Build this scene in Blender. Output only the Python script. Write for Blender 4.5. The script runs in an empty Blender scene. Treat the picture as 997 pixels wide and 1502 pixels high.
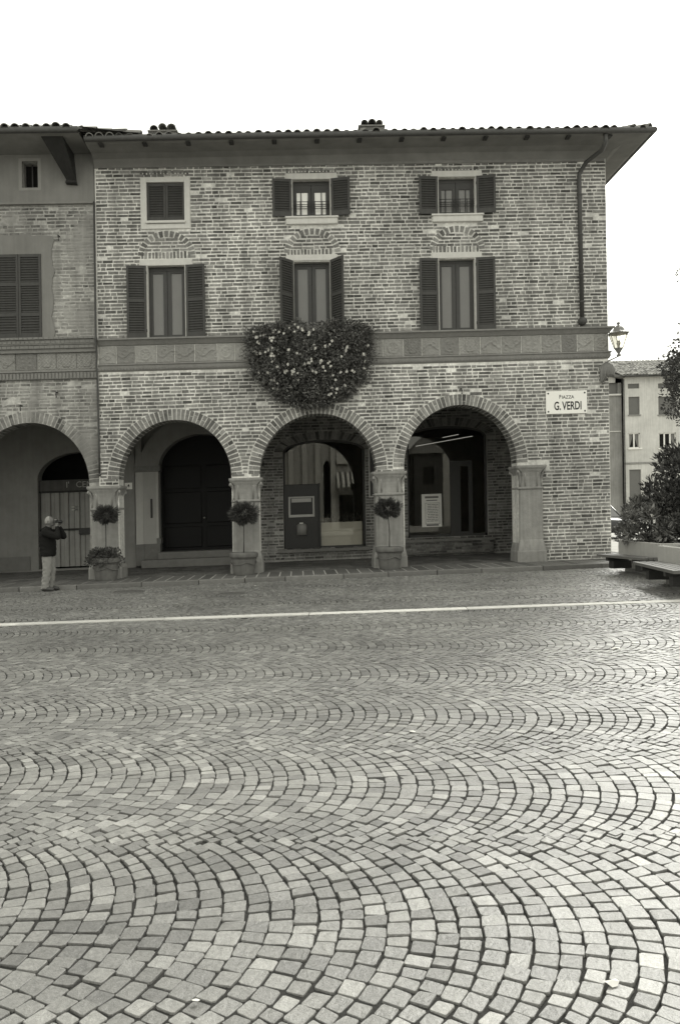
import bpy, bmesh, math, random
import numpy as np
from mathutils import Vector, Matrix
random.seed(7)
rnd = random.random
def ru(a, b): return a + (b - a) * rnd()
PI = math.pi
R_ = math.radians
SC = bpy.context.scene
COL = SC.collection
K = 0.021                      # the old square rises gently to the right

# ------------------------------------------------------------------ camera
CAM = Vector((0, -19.8, 1.55))
def make_camera():
    y, r = R_(3.0), R_(0.9)
    f = Vector((math.sin(y), math.cos(y), 0))
    r0 = Vector((math.cos(y), -math.sin(y), 0)); u0 = Vector((0, 0, 1))
    rt = math.cos(r) * r0 - math.sin(r) * u0
    up = math.sin(r) * r0 + math.cos(r) * u0
    c = bpy.data.cameras.new('camera'); o = bpy.data.objects.new('camera', c); COL.objects.link(o)
    M = Matrix((rt, up, -f)).transposed().to_4x4(); M.translation = CAM
    o.matrix_world = M
    c.sensor_fit = 'VERTICAL'; c.sensor_height = 36; c.sensor_width = 24
    c.lens = 1163 / 1502 * 36
    c.clip_start = .1; c.clip_end = 3000
    SC.camera = o
make_camera()

# ------------------------------------------------------------------ materials
def T(v): return (v, v * .985, v * .925, 1)
MATS = {}
def nodes_of(name, rough=.8, spec=.3):
    m = bpy.data.materials.new(name); m.use_nodes = True
    n = m.node_tree.nodes; l = m.node_tree.links
    b = n['Principled BSDF']
    b.inputs['Roughness'].default_value = rough
    b.inputs['Specular IOR Level'].default_value = spec
    return m, n, l, b
def mat(name, v, rough=.8, spec=.3, amp=.25, scale=6., isl=0., bump=0., bscale=40., metal=0., streak=0., stain=0.):
    """grey paint/stone of reflectance v; amp: relative noise; isl: relative spread per island; streak: vertical stains; stain: large blotches"""
    if name in MATS: return MATS[name]
    m, n, l, b = nodes_of(name, rough, spec)
    b.inputs['Metallic'].default_value = metal
    tc = n.new('ShaderNodeTexCoord'); src = tc.outputs['Object']
    no = n.new('ShaderNodeTexNoise'); no.inputs['Scale'].default_value = scale; no.inputs['Detail'].default_value = 6; no.inputs['Roughness'].default_value = .65
    l.new(src, no.inputs['Vector'])
    def math_(op, a, c):
        k = n.new('ShaderNodeMath'); k.operation = op
        for i, x in enumerate((a, c)):
            if isinstance(x, (int, float)): k.inputs[i].default_value = x
            else: l.new(x, k.inputs[i])
        return k.outputs[0]
    f = math_('MULTIPLY_ADD', no.outputs['Fac'], 2 * amp); f.node.inputs[2].default_value = 1 - amp
    if isl:
        g = n.new('ShaderNodeNewGeometry')
        q = math_('MULTIPLY_ADD', g.outputs['Random Per Island'], 2 * isl); q.node.inputs[2].default_value = 1 - isl
        f = math_('MULTIPLY', f, q)
    if streak:
        mp = n.new('ShaderNodeMapping'); mp.inputs['Scale'].default_value = (5, 5, .35); l.new(src, mp.inputs['Vector'])
        n2 = n.new('ShaderNodeTexNoise'); n2.inputs['Scale'].default_value = 2.2; n2.inputs['Detail'].default_value = 5
        l.new(mp.outputs[0], n2.inputs['Vector'])
        q = math_('MULTIPLY_ADD', n2.outputs['Fac'], 2 * streak); q.node.inputs[2].default_value = 1 - streak
        f = math_('MULTIPLY', f, q)
    if stain:
        n3 = n.new('ShaderNodeTexNoise'); n3.inputs['Scale'].default_value = .55; n3.inputs['Detail'].default_value = 4
        l.new(src, n3.inputs['Vector'])
        q = math_('MULTIPLY_ADD', n3.outputs['Fac'], 2 * stain); q.node.inputs[2].default_value = 1 - stain
        f = math_('MULTIPLY', f, q)
    mx = n.new('ShaderNodeVectorMath'); mx.operation = 'SCALE'; mx.inputs[0].default_value = T(v)[:3]
    l.new(f, mx.inputs['Scale']); l.new(mx.outputs[0], b.inputs['Base Color'])
    if bump:
        nb = n.new('ShaderNodeTexNoise'); nb.inputs['Scale'].default_value = bscale; nb.inputs['Detail'].default_value = 4
        l.new(src, nb.inputs['Vector'])
        bp = n.new('ShaderNodeBump'); bp.inputs['Strength'].default_value = bump; bp.inputs['Distance'].default_value = .02
        l.new(nb.outputs['Fac'], bp.inputs['Height']); l.new(bp.outputs[0], b.inputs['Normal'])
    MATS[name] = m
    return m
def brick_mat(name, ramp, plaster=.38, cover=.5, soft=.08, isl_on=True, mortar=None):
    """bricks (tone by island) or their mortar, both smeared over in places by old lime plaster (a mask in the wall's own coordinates)"""
    m, n, l, b = nodes_of(name, .9, .15)
    tc = n.new('ShaderNodeTexCoord'); src = tc.outputs['Object']
    if mortar is None:
        g = n.new('ShaderNodeNewGeometry')
        cr = n.new('ShaderNodeValToRGB'); l.new(g.outputs['Random Per Island'], cr.inputs[0])
        e = cr.color_ramp.elements
        e[0].position = ramp[0][0]; e[0].color = T(ramp[0][1]); e[1].position = ramp[-1][0]; e[1].color = T(ramp[-1][1])
        for p, v in ramp[1:-1]:
            q = e.new(p); q.color = T(v)
        base = cr.outputs[0]
    else:
        rg = n.new('ShaderNodeRGB'); rg.outputs[0].default_value = T(mortar); base = rg.outputs[0]
    no = n.new('ShaderNodeTexNoise'); no.inputs['Scale'].default_value = 14; no.inputs['Detail'].default_value = 6; no.inputs['Roughness'].default_value = .7
    l.new(src, no.inputs['Vector'])
    mr = n.new('ShaderNodeMapRange'); mr.inputs[1].default_value = .25; mr.inputs[2].default_value = .75; mr.inputs[3].default_value = .62; mr.inputs[4].default_value = 1.38
    l.new(no.outputs['Fac'], mr.inputs[0])
    sc = n.new('ShaderNodeVectorMath'); sc.operation = 'SCALE'; l.new(base, sc.inputs[0]); l.new(mr.outputs[0], sc.inputs['Scale'])
    # lime smears
    n1 = n.new('ShaderNodeTexNoise'); n1.inputs['Scale'].default_value = .8; n1.inputs['Detail'].default_value = 3
    n2 = n.new('ShaderNodeTexNoise'); n2.inputs['Scale'].default_value = 9; n2.inputs['Detail'].default_value = 5
    l.new(src, n1.inputs['Vector']); l.new(src, n2.inputs['Vector'])
    ad = n.new('ShaderNodeMath'); ad.operation = 'MULTIPLY_ADD'; ad.inputs[1].default_value = .45
    l.new(n2.outputs['Fac'], ad.inputs[0]); l.new(n1.outputs['Fac'], ad.inputs[2])
    mk = n.new('ShaderNodeMapRange'); mk.inputs[1].default_value = cover + .225 - soft; mk.inputs[2].default_value = cover + .225 + soft
    mk.inputs[3].default_value = 0; mk.inputs[4].default_value = .85
    l.new(ad.outputs[0], mk.inputs[0])
    mx = n.new('ShaderNodeMix'); mx.data_type = 'RGBA'; l.new(mk.outputs[0], mx.inputs['Factor'])
    l.new(sc.outputs[0], mx.inputs['A']); mx.inputs['B'].default_value = T(plaster)
    n3 = n.new('ShaderNodeTexNoise'); n3.inputs['Scale'].default_value = .5; n3.inputs['Detail'].default_value = 5; l.new(src, n3.inputs['Vector'])
    m3 = n.new('ShaderNodeMapRange'); m3.inputs[1].default_value = .3; m3.inputs[2].default_value = .7; m3.inputs[3].default_value = .70; m3.inputs[4].default_value = 1.24
    l.new(n3.outputs['Fac'], m3.inputs[0])
    s2 = n.new('ShaderNodeVectorMath'); s2.operation = 'SCALE'; l.new(mx.outputs['Result'], s2.inputs[0]); l.new(m3.outputs[0], s2.inputs['Scale'])
    mp = n.new('ShaderNodeMapping'); mp.inputs['Scale'].default_value = (2.2, 2.2, .16); l.new(src, mp.inputs['Vector'])
    n4 = n.new('ShaderNodeTexNoise'); n4.inputs['Scale'].default_value = 1.6; n4.inputs['Detail'].default_value = 6; l.new(mp.outputs[0], n4.inputs['Vector'])
    m4 = n.new('ShaderNodeMapRange'); m4.inputs[1].default_value = .32; m4.inputs[2].default_value = .6; m4.inputs[3].default_value = .74; m4.inputs[4].default_value = 1.08; l.new(n4.outputs['Fac'], m4.inputs[0])
    s3 = n.new('ShaderNodeVectorMath'); s3.operation = 'SCALE'; l.new(s2.outputs[0], s3.inputs[0]); l.new(m4.outputs[0], s3.inputs['Scale']); s2 = s3
    l.new(s2.outputs[0], b.inputs['Base Color'])
    bp = n.new('ShaderNodeBump'); bp.inputs['Strength'].default_value = .5; bp.inputs['Distance'].default_value = .01
    l.new(n2.outputs['Fac'], bp.inputs['Height']); l.new(bp.outputs[0], b.inputs['Normal'])
    return m
RAMP = [(0, .085), (.10, .14), (.30, .185), (.65, .225), (.9, .275), (1, .35)]
M_BRICK = brick_mat('old_brick', RAMP, .38, .68, .10)
M_MORTAR = brick_mat('lime_mortar', RAMP, .52, .68, .10, mortar=.70)
M_BRICK_L = brick_mat('old_brick_smeared', RAMP, .30, .50, .09)
M_MORTAR_L = brick_mat('lime_mortar_grey', RAMP, .30, .50, .09, mortar=.46)
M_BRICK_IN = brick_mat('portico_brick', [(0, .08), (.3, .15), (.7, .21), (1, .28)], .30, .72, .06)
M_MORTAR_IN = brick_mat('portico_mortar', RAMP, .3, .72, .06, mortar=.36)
M_PLASTER = mat('grey_plaster', .27, .9, .15, .22, 3., stain=.3, bump=.15, streak=.12)
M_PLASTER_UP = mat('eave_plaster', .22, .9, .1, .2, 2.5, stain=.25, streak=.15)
M_WHITE = mat('white_plaster', .50, .85, .2, .12, 4., stain=.15, streak=.06)
M_DADO = mat('dado_plaster', .2, .9, .2, .3, 5., stain=.3)
M_STONE = mat('pillar_stone', .29, .85, .2, .3, 7., stain=.38, bump=.35, streak=.32)
M_TRIM = mat('window_stone', .60, .85, .2, .15, 9., streak=.1, bump=.1)
M_TERRA = mat('terracotta', .28, .9, .15, .35, 14., isl=.32, bump=.4, bscale=60., stain=.35)
M_LEDGE = mat('weathered_ledge', .22, .85, .2, .3, 12., stain=.25, bump=.2)
M_SHUT = mat('shutter_paint', .062, .6, .3, .25, 10., streak=.2)
M_FRAME = mat('window_frame_paint', .05, .5, .4, .2, 9.)
M_PANE = mat('curtained_glass', .17, .12, .5, .12, 2.)
M_PANEB = mat('pale_pane', .95, .15, .5, .1, 2.)  # opaque panes in one very pale tone
M_PANED = mat('dim_curtained_glass', .2, .15, .5, .25, 3.)
M_LAMP = mat('glare_paled_iron', .2, .5, .4, .3, 20.)  # lantern iron made lighter in its colour to stand in for sky glare
M_COVER = mat('worn_cover', .12, .6, .4, .4, 14.)
M_IRON = mat('dark_iron', .035, .5, .4, .25, 20.)
M_PIPE = mat('pipe_metal', .06, .5, .4, .3, 8., streak=.2)
M_TILE = mat('roof_tile', .17, .85, .2, .35, 10., isl=.45, bump=.2)
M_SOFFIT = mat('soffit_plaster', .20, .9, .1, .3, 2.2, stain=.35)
M_WOOD = mat('dark_wood', .03, .6, .3, .4, 6., streak=.3)
M_BLACKDOOR = mat('black_door_wood', .004, .55, .3, .4, 5.)
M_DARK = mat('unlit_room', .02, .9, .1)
M_POT = mat('pot_clay', .15, .85, .2, .4, 7., stain=.35, bump=.25, streak=.25)
M_SOIL = mat('potting_soil', .03, .95, .1, .4, 30., bump=.6)
M_LEAF = mat('leaf', .085, .55, .4, .3, 3., isl=.55)
M_LEAFD = mat('dark_leaf', .055, .55, .35, .3, 3., isl=.55)
M_LEAFL = mat('light_leaf', .17, .36, .5, .25, 3., isl=.6)
M_LEAFT = mat('shaggy_leaf', .075, .6, .3, .3, 3., isl=.6)
M_LEAFG = mat('geranium_leaf', .13, .6, .3, .3, 3., isl=.6)
M_BARK = mat('bark', .08, .9, .15, .4, 14., bump=.5)
M_PETAL = mat('pale_petal', .78, .7, .2, .1, 20., isl=.15)
M_CONC = mat('planter_concrete', .42, .85, .25, .15, 12., stain=.2, bump=.2, streak=.12)
M_BENCH = mat('bench_wood', .13, .55, .35, .35, 7., isl=.15)
M_SIGN = mat('sign_enamel', .93, .35, .4, .05, 6., stain=.06)
M_INK = mat('black_lettering', .012, .5, .3)
M_KERB = mat('kerb_stone', .2, .8, .25, .3, 9., isl=.25, bump=.25)
M_SLAB = mat('pavement_slab', .12, .7, .35, .3, 9., isl=.3, bump=.25)
M_SLABJ = mat('slab_joint', .42, .9, .2, .3, 20.)
M_STRIP = mat('white_stone', .60, .75, .3, .35, 9., isl=.15, bump=.3, stain=.3)
M_GROUND = mat('joint_sand', .036, .95, .15, .4, 60., bump=.5)
M_ROAD = mat('pale_road', .42, .85, .25, .2, 2., stain=.2)
M_HOUSE = mat('pale_render', .56, .9, .15, .2, 2.5, stain=.3, streak=.22)
M_HOUSE2 = mat('grey_render', .27, .9, .15, .3, 2., stain=.35, streak=.3)
M_BLIND = mat('roller_blind', .16, .7, .3, .12, 6.)
M_PVC = mat('white_frame', .8, .4, .4, .04)
M_OPP = mat('opposite_render', .40, .9, .15, .2, 2.5, stain=.3, streak=.22)
M_CURT = mat('grey_curtain', .2, .9, .1, .2, 8.)
M_SKIN = mat('skin', .14, .55, .4, .1, 12.)
M_HAIR = mat('grey_hair', .30, .8, .2, .3, 60.)
M_SWEAT = mat('dark_sweater', .016, .95, .1, .3, 40., bump=.3)
M_TROUS = mat('pale_trousers', .27, .9, .15, .2, 10., bump=.3, bscale=18.)
M_SHIRT = mat('shirt_collar', .6, .85, .2, .1)
M_SHOE = mat('shoe_leather', .06, .5, .4, .2)
M_BLACK = mat('black_plastic', .012, .35, .45)
M_CHROME = mat('bright_metal', .55, .3, .5, .1, 8., metal=.9)
M_ATM = mat('dark_panel', .035, .4, .4, .15, 3.)
M_PAPER = mat('paper', .7, .8, .2, .1, 10.)
M_PRINT = mat('grey_print', .24, .85, .2, .3, 30.)
M_GATE = mat('gate_sheet', .30, .65, .35, .3, 3., streak=.35)
M_CAR = mat('car_paint', .02, .2, .6, .1)
M_TYRE = mat('rubber', .02, .85, .2)
def glass_mat(name, refl, tint):
    m = bpy.data.materials.new(name); m.use_nodes = True
    n = m.node_tree.nodes; l = m.node_tree.links; n.clear()
    o = n.new('ShaderNodeOutputMaterial'); mx = n.new('ShaderNodeMixShader')
    t = n.new('ShaderNodeBsdfTransparent'); t.inputs[0].default_value = T(tint)
    g = n.new('ShaderNodeBsdfGlossy'); g.inputs['Roughness'].default_value = .004; g.inputs[0].default_value = T(.95)
    fr = n.new('ShaderNodeLayerWeight'); fr.inputs['Blend'].default_value = .25
    ad = n.new('ShaderNodeMath'); ad.operation = 'ADD'; ad.inputs[1].default_value = refl; ad.use_clamp = True
    l.new(fr.outputs['Fresnel'], ad.inputs[0]); l.new(ad.outputs[0], mx.inputs[0])
    l.new(t.outputs[0], mx.inputs[1]); l.new(g.outputs[0], mx.inputs[2]); l.new(mx.outputs[0], o.inputs[0])
    return m
M_GLASS = glass_mat('shop_glass', .045, .85)
M_GLASSC = glass_mat('clear_glass', .03, .95)
def emit_mat(name, s):
    m, n, l, b = nodes_of(name)
    b.inputs['Emission Color'].default_value = (1, 1, .93, 1); b.inputs['Emission Strength'].default_value = s
    return m
M_TUBE = emit_mat('lit_tube', .3)
def cobble_mat():
    m, n, l, b = nodes_of('porphyry_cubes', .5, 1.0)
    tc = n.new('ShaderNodeTexCoord'); g = n.new('ShaderNodeNewGeometry')
    cr = n.new('ShaderNodeValToRGB'); l.new(g.outputs['Random Per Island'], cr.inputs[0])
    e = cr.color_ramp.elements
    e[0].position = 0; e[0].color = T(.125); e[1].position = 1; e[1].color = T(.33)
    for p, v in ((.15, .165), (.5, .205), (.85, .245), (.95, .29)): e.new(p).color = T(v)
    a = n.new('ShaderNodeTexNoise'); a.inputs['Scale'].default_value = 45; a.inputs['Detail'].default_value = 5; a.inputs['Roughness'].default_value = .7
    c = n.new('ShaderNodeTexNoise'); c.inputs['Scale'].default_value = .45; c.inputs['Detail'].default_value = 3
    d = n.new('ShaderNodeTexNoise'); d.inputs['Scale'].default_value = 300; d.inputs['Detail'].default_value = 2
    out = cr.outputs[0]
    for t, lo, hi in ((a, .74, 1.26), (c, .72, 1.24), (d, .72, 1.28)):
        l.new(tc.outputs['Object'], t.inputs['Vector'])
        r = n.new('ShaderNodeMapRange'); r.inputs[1].default_value = .3; r.inputs[2].default_value = .7; r.inputs[3].default_value = lo; r.inputs[4].default_value = hi
        l.new(t.outputs['Fac'], r.inputs[0])
        s = n.new('ShaderNodeVectorMath'); s.operation = 'SCALE'; l.new(out, s.inputs[0]); l.new(r.outputs[0], s.inputs['Scale']); out = s.outputs[0]
    # shade painted into the stones: they darken towards the arcade, with a ragged edge
    sx = n.new('ShaderNodeSeparateXYZ'); l.new(tc.outputs['Object'], sx.inputs[0])
    w = n.new('ShaderNodeMath'); w.operation = 'MULTIPLY_ADD'; w.inputs[1].default_value = 5.; l.new(c.outputs['Fac'], w.inputs[0]); l.new(sx.outputs['Y'], w.inputs[2])
    gr = n.new('ShaderNodeMapRange'); gr.inputs[1].default_value = -14.; gr.inputs[2].default_value = -6.; gr.inputs[3].default_value = 1.; gr.inputs[4].default_value = .86
    l.new(w.outputs[0], gr.inputs[0])
    s = n.new('ShaderNodeVectorMath'); s.operation = 'SCALE'; l.new(out, s.inputs[0]); l.new(gr.outputs[0], s.inputs['Scale']); out = s.outputs[0]
    l.new(out, b.inputs['Base Color'])
    r = n.new('ShaderNodeMapRange'); r.inputs[3].default_value = .26; r.inputs[4].default_value = .5
    l.new(a.outputs['Fac'], r.inputs[0]); l.new(r.outputs[0], b.inputs['Roughness'])
    bp = n.new('ShaderNodeBump'); bp.inputs['Strength'].default_value = .7; bp.inputs['Distance'].default_value = .008
    l.new(a.outputs['Fac'], bp.inputs['Height']); l.new(bp.outputs[0], b.inputs['Normal'])
    return m
M_COBBLE = cobble_mat()

# ------------------------------------------------------------------ mesh builder and scene tree
class MB:
    def __init__(s): s.v = []; s.f = []; s.m = []; s.s = []
    def pt(s, p): s.v.append(tuple(p)); return len(s.v) - 1
    def face(s, ids, m=0, sm=False): s.f.append(tuple(ids)); s.m.append(m); s.s.append(sm)
    def quad(s, a, b, c, d, m=0, sm=False):
        i = len(s.v); s.v += [tuple(a), tuple(b), tuple(c), tuple(d)]; s.face((i, i + 1, i + 2, i + 3), m, sm)
    def hexa(s, p, m=0):
        """8 points: bottom ring 0-3, top ring 4-7"""
        i = len(s.v); s.v += [tuple(q) for q in p]
        for f in ((3, 2, 1, 0), (4, 5, 6, 7), (0, 1, 5, 4), (1, 2, 6, 5), (2, 3, 7, 6), (3, 0, 4, 7)): s.face([i + k for k in f], m)
    def box(s, x0, x1, y0, y1, z0, z1, m=0):
        s.hexa([(x0, y0, z0), (x1, y0, z0), (x1, y1, z0), (x0, y1, z0), (x0, y0, z1), (x1, y0, z1), (x1, y1, z1), (x0, y1, z1)], m)
    def bbox(s, x0, x1, y0, y1, z0, z1, b=.01, m=0):
        """box with chamfered edges"""
        bm = bmesh.new(); bmesh.ops.create_cube(bm, size=1)
        for v in bm.verts: v.co = Vector(((x0 + x1) / 2 + v.co.x * (x1 - x0), (y0 + y1) / 2 + v.co.y * (y1 - y0), (z0 + z1) / 2 + v.co.z * (z1 - z0)))
        bmesh.ops.bevel(bm, geom=bm.edges[:], offset=b, segments=2, affect='EDGES', profile=.5)
        s.addbm(bm, m)
    def addbm(s, bm, m=0, sm=False, M=None):
        i = len(s.v); bm.verts.index_update()
        for v in bm.verts: s.v.append(tuple(M @ v.co if M else v.co))
        for f in bm.faces: s.face([i + v.index for v in f.verts], m, sm)
        bm.free()
    def rings(s, rings, m=0, sm=True, cap=True, close=True):
        i = len(s.v); n = len(rings[0])
        for r in rings: s.v += [tuple(p) for p in r]
        for k in range(len(rings) - 1):
            for j in range(n if close else n - 1):
                a = i + k * n + j; b = i + k * n + (j + 1) % n
                s.face((a, b, b + n, a + n), m, sm)
        if cap:
            s.face([i + j for j in range(n)][::-1], m); s.face([i + (len(rings) - 1) * n + j for j in range(n)], m)
    def tube(s, pts, r, seg=8, m=0, sm=True):
        pts = [Vector(p) for p in pts]; rs = r if isinstance(r, (list, tuple)) else [r] * len(pts)
        out = []; ref = None
        for k, p in enumerate(pts):
            d = (pts[min(k + 1, len(pts) - 1)] - pts[max(k - 1, 0)]).normalized()
            if ref is None: ref = Vector((0, 0, 1)) if abs(d.z) < .9 else Vector((1, 0, 0))
            a = d.cross(ref).normalized(); b = d.cross(a).normalized(); ref = b.cross(d) * -1 if False else ref
            out.append([p + (a * math.cos(2 * PI * j / seg) + b * math.sin(2 * PI * j / seg)) * rs[k] for j in range(seg)])
        s.rings(out, m, sm)
    def lathe(s, prof, c=(0, 0, 0), seg=28, m=0, sm=True, cap=True):
        s.rings([[(c[0] + r * math.cos(2 * PI * j / seg), c[1] + r * math.sin(2 * PI * j / seg), c[2] + z) for j in range(seg)] for r, z in prof], m, sm, cap)
    def ball(s, c, r, m=0, seg=12, rg=8, sc=(1, 1, 1)):
        s.rings([[(c[0] + sc[0] * r * math.sin(PI * (k + .02) / (rg + .04)) * math.cos(2 * PI * j / seg), c[1] + sc[1] * r * math.sin(PI * (k + .02) / (rg + .04)) * math.sin(2 * PI * j / seg),
                   c[2] - sc[2] * r * math.cos(PI * (k + .02) / (rg + .04))) for j in range(seg)] for k in range(rg + 1)], m, True)
    def prism(s, poly, fn, m=0):
        """extrude a 2-D outline: fn(p, 0) and fn(p, 1) give the two ends"""
        i = len(s.v); n = len(poly)
        s.v += [tuple(fn(p, 0)) for p in poly] + [tuple(fn(p, 1)) for p in poly]
        s.face([i + k for k in range(n)], m); s.face([i + n + k for k in range(n)][::-1], m)
        for k in range(n): s.face((i + k, i + n + k, i + n + (k + 1) % n, i + (k + 1) % n), m)
    def build(s, name, mats, parent=None, shear=False, local=False):
        me = bpy.data.meshes.new(name)
        V = np.array(s.v, dtype=np.float64).reshape(-1, 3)
        if shear: V[:, 2] += K * V[:, 0]
        if parent is not None and not local:
            r = parent
            while r.parent is not None: r = r.parent
            V -= np.array(r.location)
        me.from_pydata(V.tolist(), [], s.f)
        for m in (mats if isinstance(mats, (list, tuple)) else [mats]): me.materials.append(m)
        me.polygons.foreach_set('material_index', s.m); me.polygons.foreach_set('use_smooth', s.s)
        me.update()
        o = bpy.data.objects.new(name, me); COL.objects.link(o)
        if parent is not None: o.parent = parent
        return o
def tag(o, label=None, cat=None, group=None, kind=None):
    if label: o['label'] = label
    if cat: o['category'] = cat
    if group: o['group'] = group
    if kind: o['kind'] = kind
    return o
def empty(name, loc, label, cat, group=None):
    o = bpy.data.objects.new(name, None); COL.objects.link(o); o.location = loc; o.empty_display_size = .3
    return tag(o, label, cat, group)
def gz(x, z=0.): return z + K * x
def children(o): return [c for c in bpy.data.objects if c.parent == o]
def copy_tree(o, parent=None):
    c = o.copy(); COL.objects.link(c); c.parent = parent
    for ch in children(o): copy_tree(ch, c)
    return c
def text_mb(mb, txt, size, M, m=0, bold=.0, xs=1., ext=.0015):
    cu = bpy.data.curves.new('t', 'FONT'); cu.body = txt; cu.size = size; cu.offset = bold; cu.align_x = 'CENTER'; cu.align_y = 'CENTER'; cu.extrude = ext
    o = bpy.data.objects.new('t', cu); COL.objects.link(o)
    bpy.context.view_layer.update()
    me = bpy.data.meshes.new_from_object(o.evaluated_get(bpy.context.evaluated_depsgraph_get()))
    i = len(mb.v)
    for v in me.vertices: mb.v.append(tuple(M @ Vector((v.co.x * xs, v.co.y, v.co.z))))
    for f in me.polygons: mb.face([i + k for k in f.vertices], m)
    bpy.data.objects.remove(o); bpy.data.curves.remove(cu); bpy.data.meshes.remove(me)
FRONT = lambda x, y, z: Matrix.Translation((x, y, z)) @ Matrix.Rotation(PI / 2, 4, 'X')
# ------------------------------------------------------------------ masonry helpers
def subtract(iv, cuts):
    for a, b in cuts:
        out = []
        for p, q in iv:
            if b <= p or a >= q: out.append((p, q)); continue
            if a > p: out.append((p, a))
            if b < q: out.append((b, q))
        iv = out
    return iv
def ex_rect(x0, x1, z0, z1):
    return lambda z: [(x0, x1)] if z0 < z < z1 else []
def ex_arch(xc, zc, a, b, zbot):
    def f(z):
        if z < zbot or z > zc + b: return []
        if z <= zc: return [(xc - a, xc + a)]
        h = a * math.sqrt(max(0, 1 - ((z - zc) / b) ** 2)); return [(xc - h, xc + h)]
    return f
def ex_ring(xc, zc, a0, b0, a1, b1):
    """only the ring between two ellipses, above zc"""
    def f(z):
        if z < zc or z > zc + b1: return []
        h1 = a1 * math.sqrt(max(0, 1 - ((z - zc) / b1) ** 2))
        if z > zc + b0: return [(xc - h1, xc + h1)]
        h0 = a0 * math.sqrt(max(0, 1 - ((z - zc) / b0) ** 2))
        return [(xc - h1, xc - h0), (xc + h0, xc + h1)]
    return f
def brick(mb, M, u0, u1, v0, v1, w=.008, m=0, j=.005, wav=0):
    i = len(mb.v); e = .005
    def J(): return ru(-j, j)
    c = [(u0 + J(), v0 + J()), (u1 + J(), v0 + J()), (u1 + J(), v1 + J()), (u0 + J(), v1 + J())]
    cx, cy = (u0 + u1) / 2, (v0 + v1) / 2
    for (a, b) in c: mb.v.append(tuple(M(a, b + wav, 0)))
    t = ru(-.002, .002); s = ru(-.002, .002)
    for k, (a, b) in enumerate(c):
        a2 = a + (e if a < cx else -e); b2 = b + (e if b < cy else -e)
        mb.v.append(tuple(M(a2, b2 + wav, w + (t if k in (1, 2) else -t) + (s if k > 1 else -s))))
    for f in ((4, 5, 6, 7), (0, 1, 5, 4), (1, 2, 6, 5), (2, 3, 7, 6), (3, 0, 4, 7)): mb.face([i + k for k in f], m)
def courses(mb, M, u0, u1, v0, v1, excl=(), ch=.088, jt=.021, m=0, wmin=.003, wmax=.011, skip=.02, lens=(.30, .27, .24, .14, .17), wave=.006):
    v = v0; row = 0
    while v < v1 - .03:
        h = min(ch * ru(.93, 1.07), v1 - v); vm = v + h / 2
        cuts = [c for f in excl for c in f(vm)]
        for a, b in subtract([(u0, u1)], cuts):
            u = a + (0 if a > u0 + 1e-6 else -ru(0, .12))
            while u < b:
                L = random.choice(lens) * ru(.88, 1.12)
                s, t = max(u, a), min(u + L, b)
                if b - t < .07: t = b
                if t - s > .035 and rnd() > skip:
                    q = jt * ru(.6, 1.35); p = jt * 1.3 * ru(.7, 1.3)
                    brick(mb, M, s + q / 2, t - q / 2, v + p / 2, v + h - p / 2, ru(wmin, wmax), m, wav=wave * math.sin(1.1 * s + row * .33) + wave * .6 * math.sin(3.7 * s + row))
                u = t if t > u else u + .05
                if t >= b: break
        v += h; row += 1
def voussoirs(mb, xc, zc, a, b, t, y0, depth, nseg, m=0, w=.012, pitch=.098, zcut=None, split=.4):
    """bricks of an arch ring: fronts at y0 (facing -Y) and soffit courses running back through its depth"""
    n = max(8, int(PI * (a + b) / 2 / pitch))
    for k in range(n):
        t0 = PI * k / n; t1 = PI * (k + 1) / n; g = .0075
        dth = g / ((a + b) / 2) * 1.25
        def P(th, r, y): return (xc - (a + r) * math.cos(th), y, zc + (b + r) * math.sin(th))
        cuts = [(0, t)]
        if rnd() < split:
            q = t * random.choice((.5, .34, .66)); cuts = [(0, q), (q, t)]
        th0 = t0 + dth + ru(0, .004); th1 = t1 - dth - ru(0, .004)
        for i, (r0, r1) in enumerate(cuts):
            r0 += .004 if i else -.006; r1 -= .006
            f = -ru(.3, 1) * w
            mb.hexa([P(th0, r0, y0 + f), P(th1, r0, y0 + f), P(th1, r0, y0 + .1), P(th0, r0, y0 + .1),
                     P(th0, r1, y0 + f), P(th1, r1, y0 + f), P(th1, r1, y0 + .1), P(th0, r1, y0 + .1)], m)
        y = y0 + .11
        while y < y0 + depth - .02:
            L = random.choice((.13, .27)); ye = min(y + L, y0 + depth - .01); q = -ru(.003, .009)
            mb.hexa([P(th0, q, y), P(th1, q, y), P(th1, q, ye - .014), P(th0, q, ye - .014),
                     P(th0, .03, y), P(th1, .03, y), P(th1, .03, ye - .014), P(th0, .03, ye - .014)], m)
            y = ye
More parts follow.
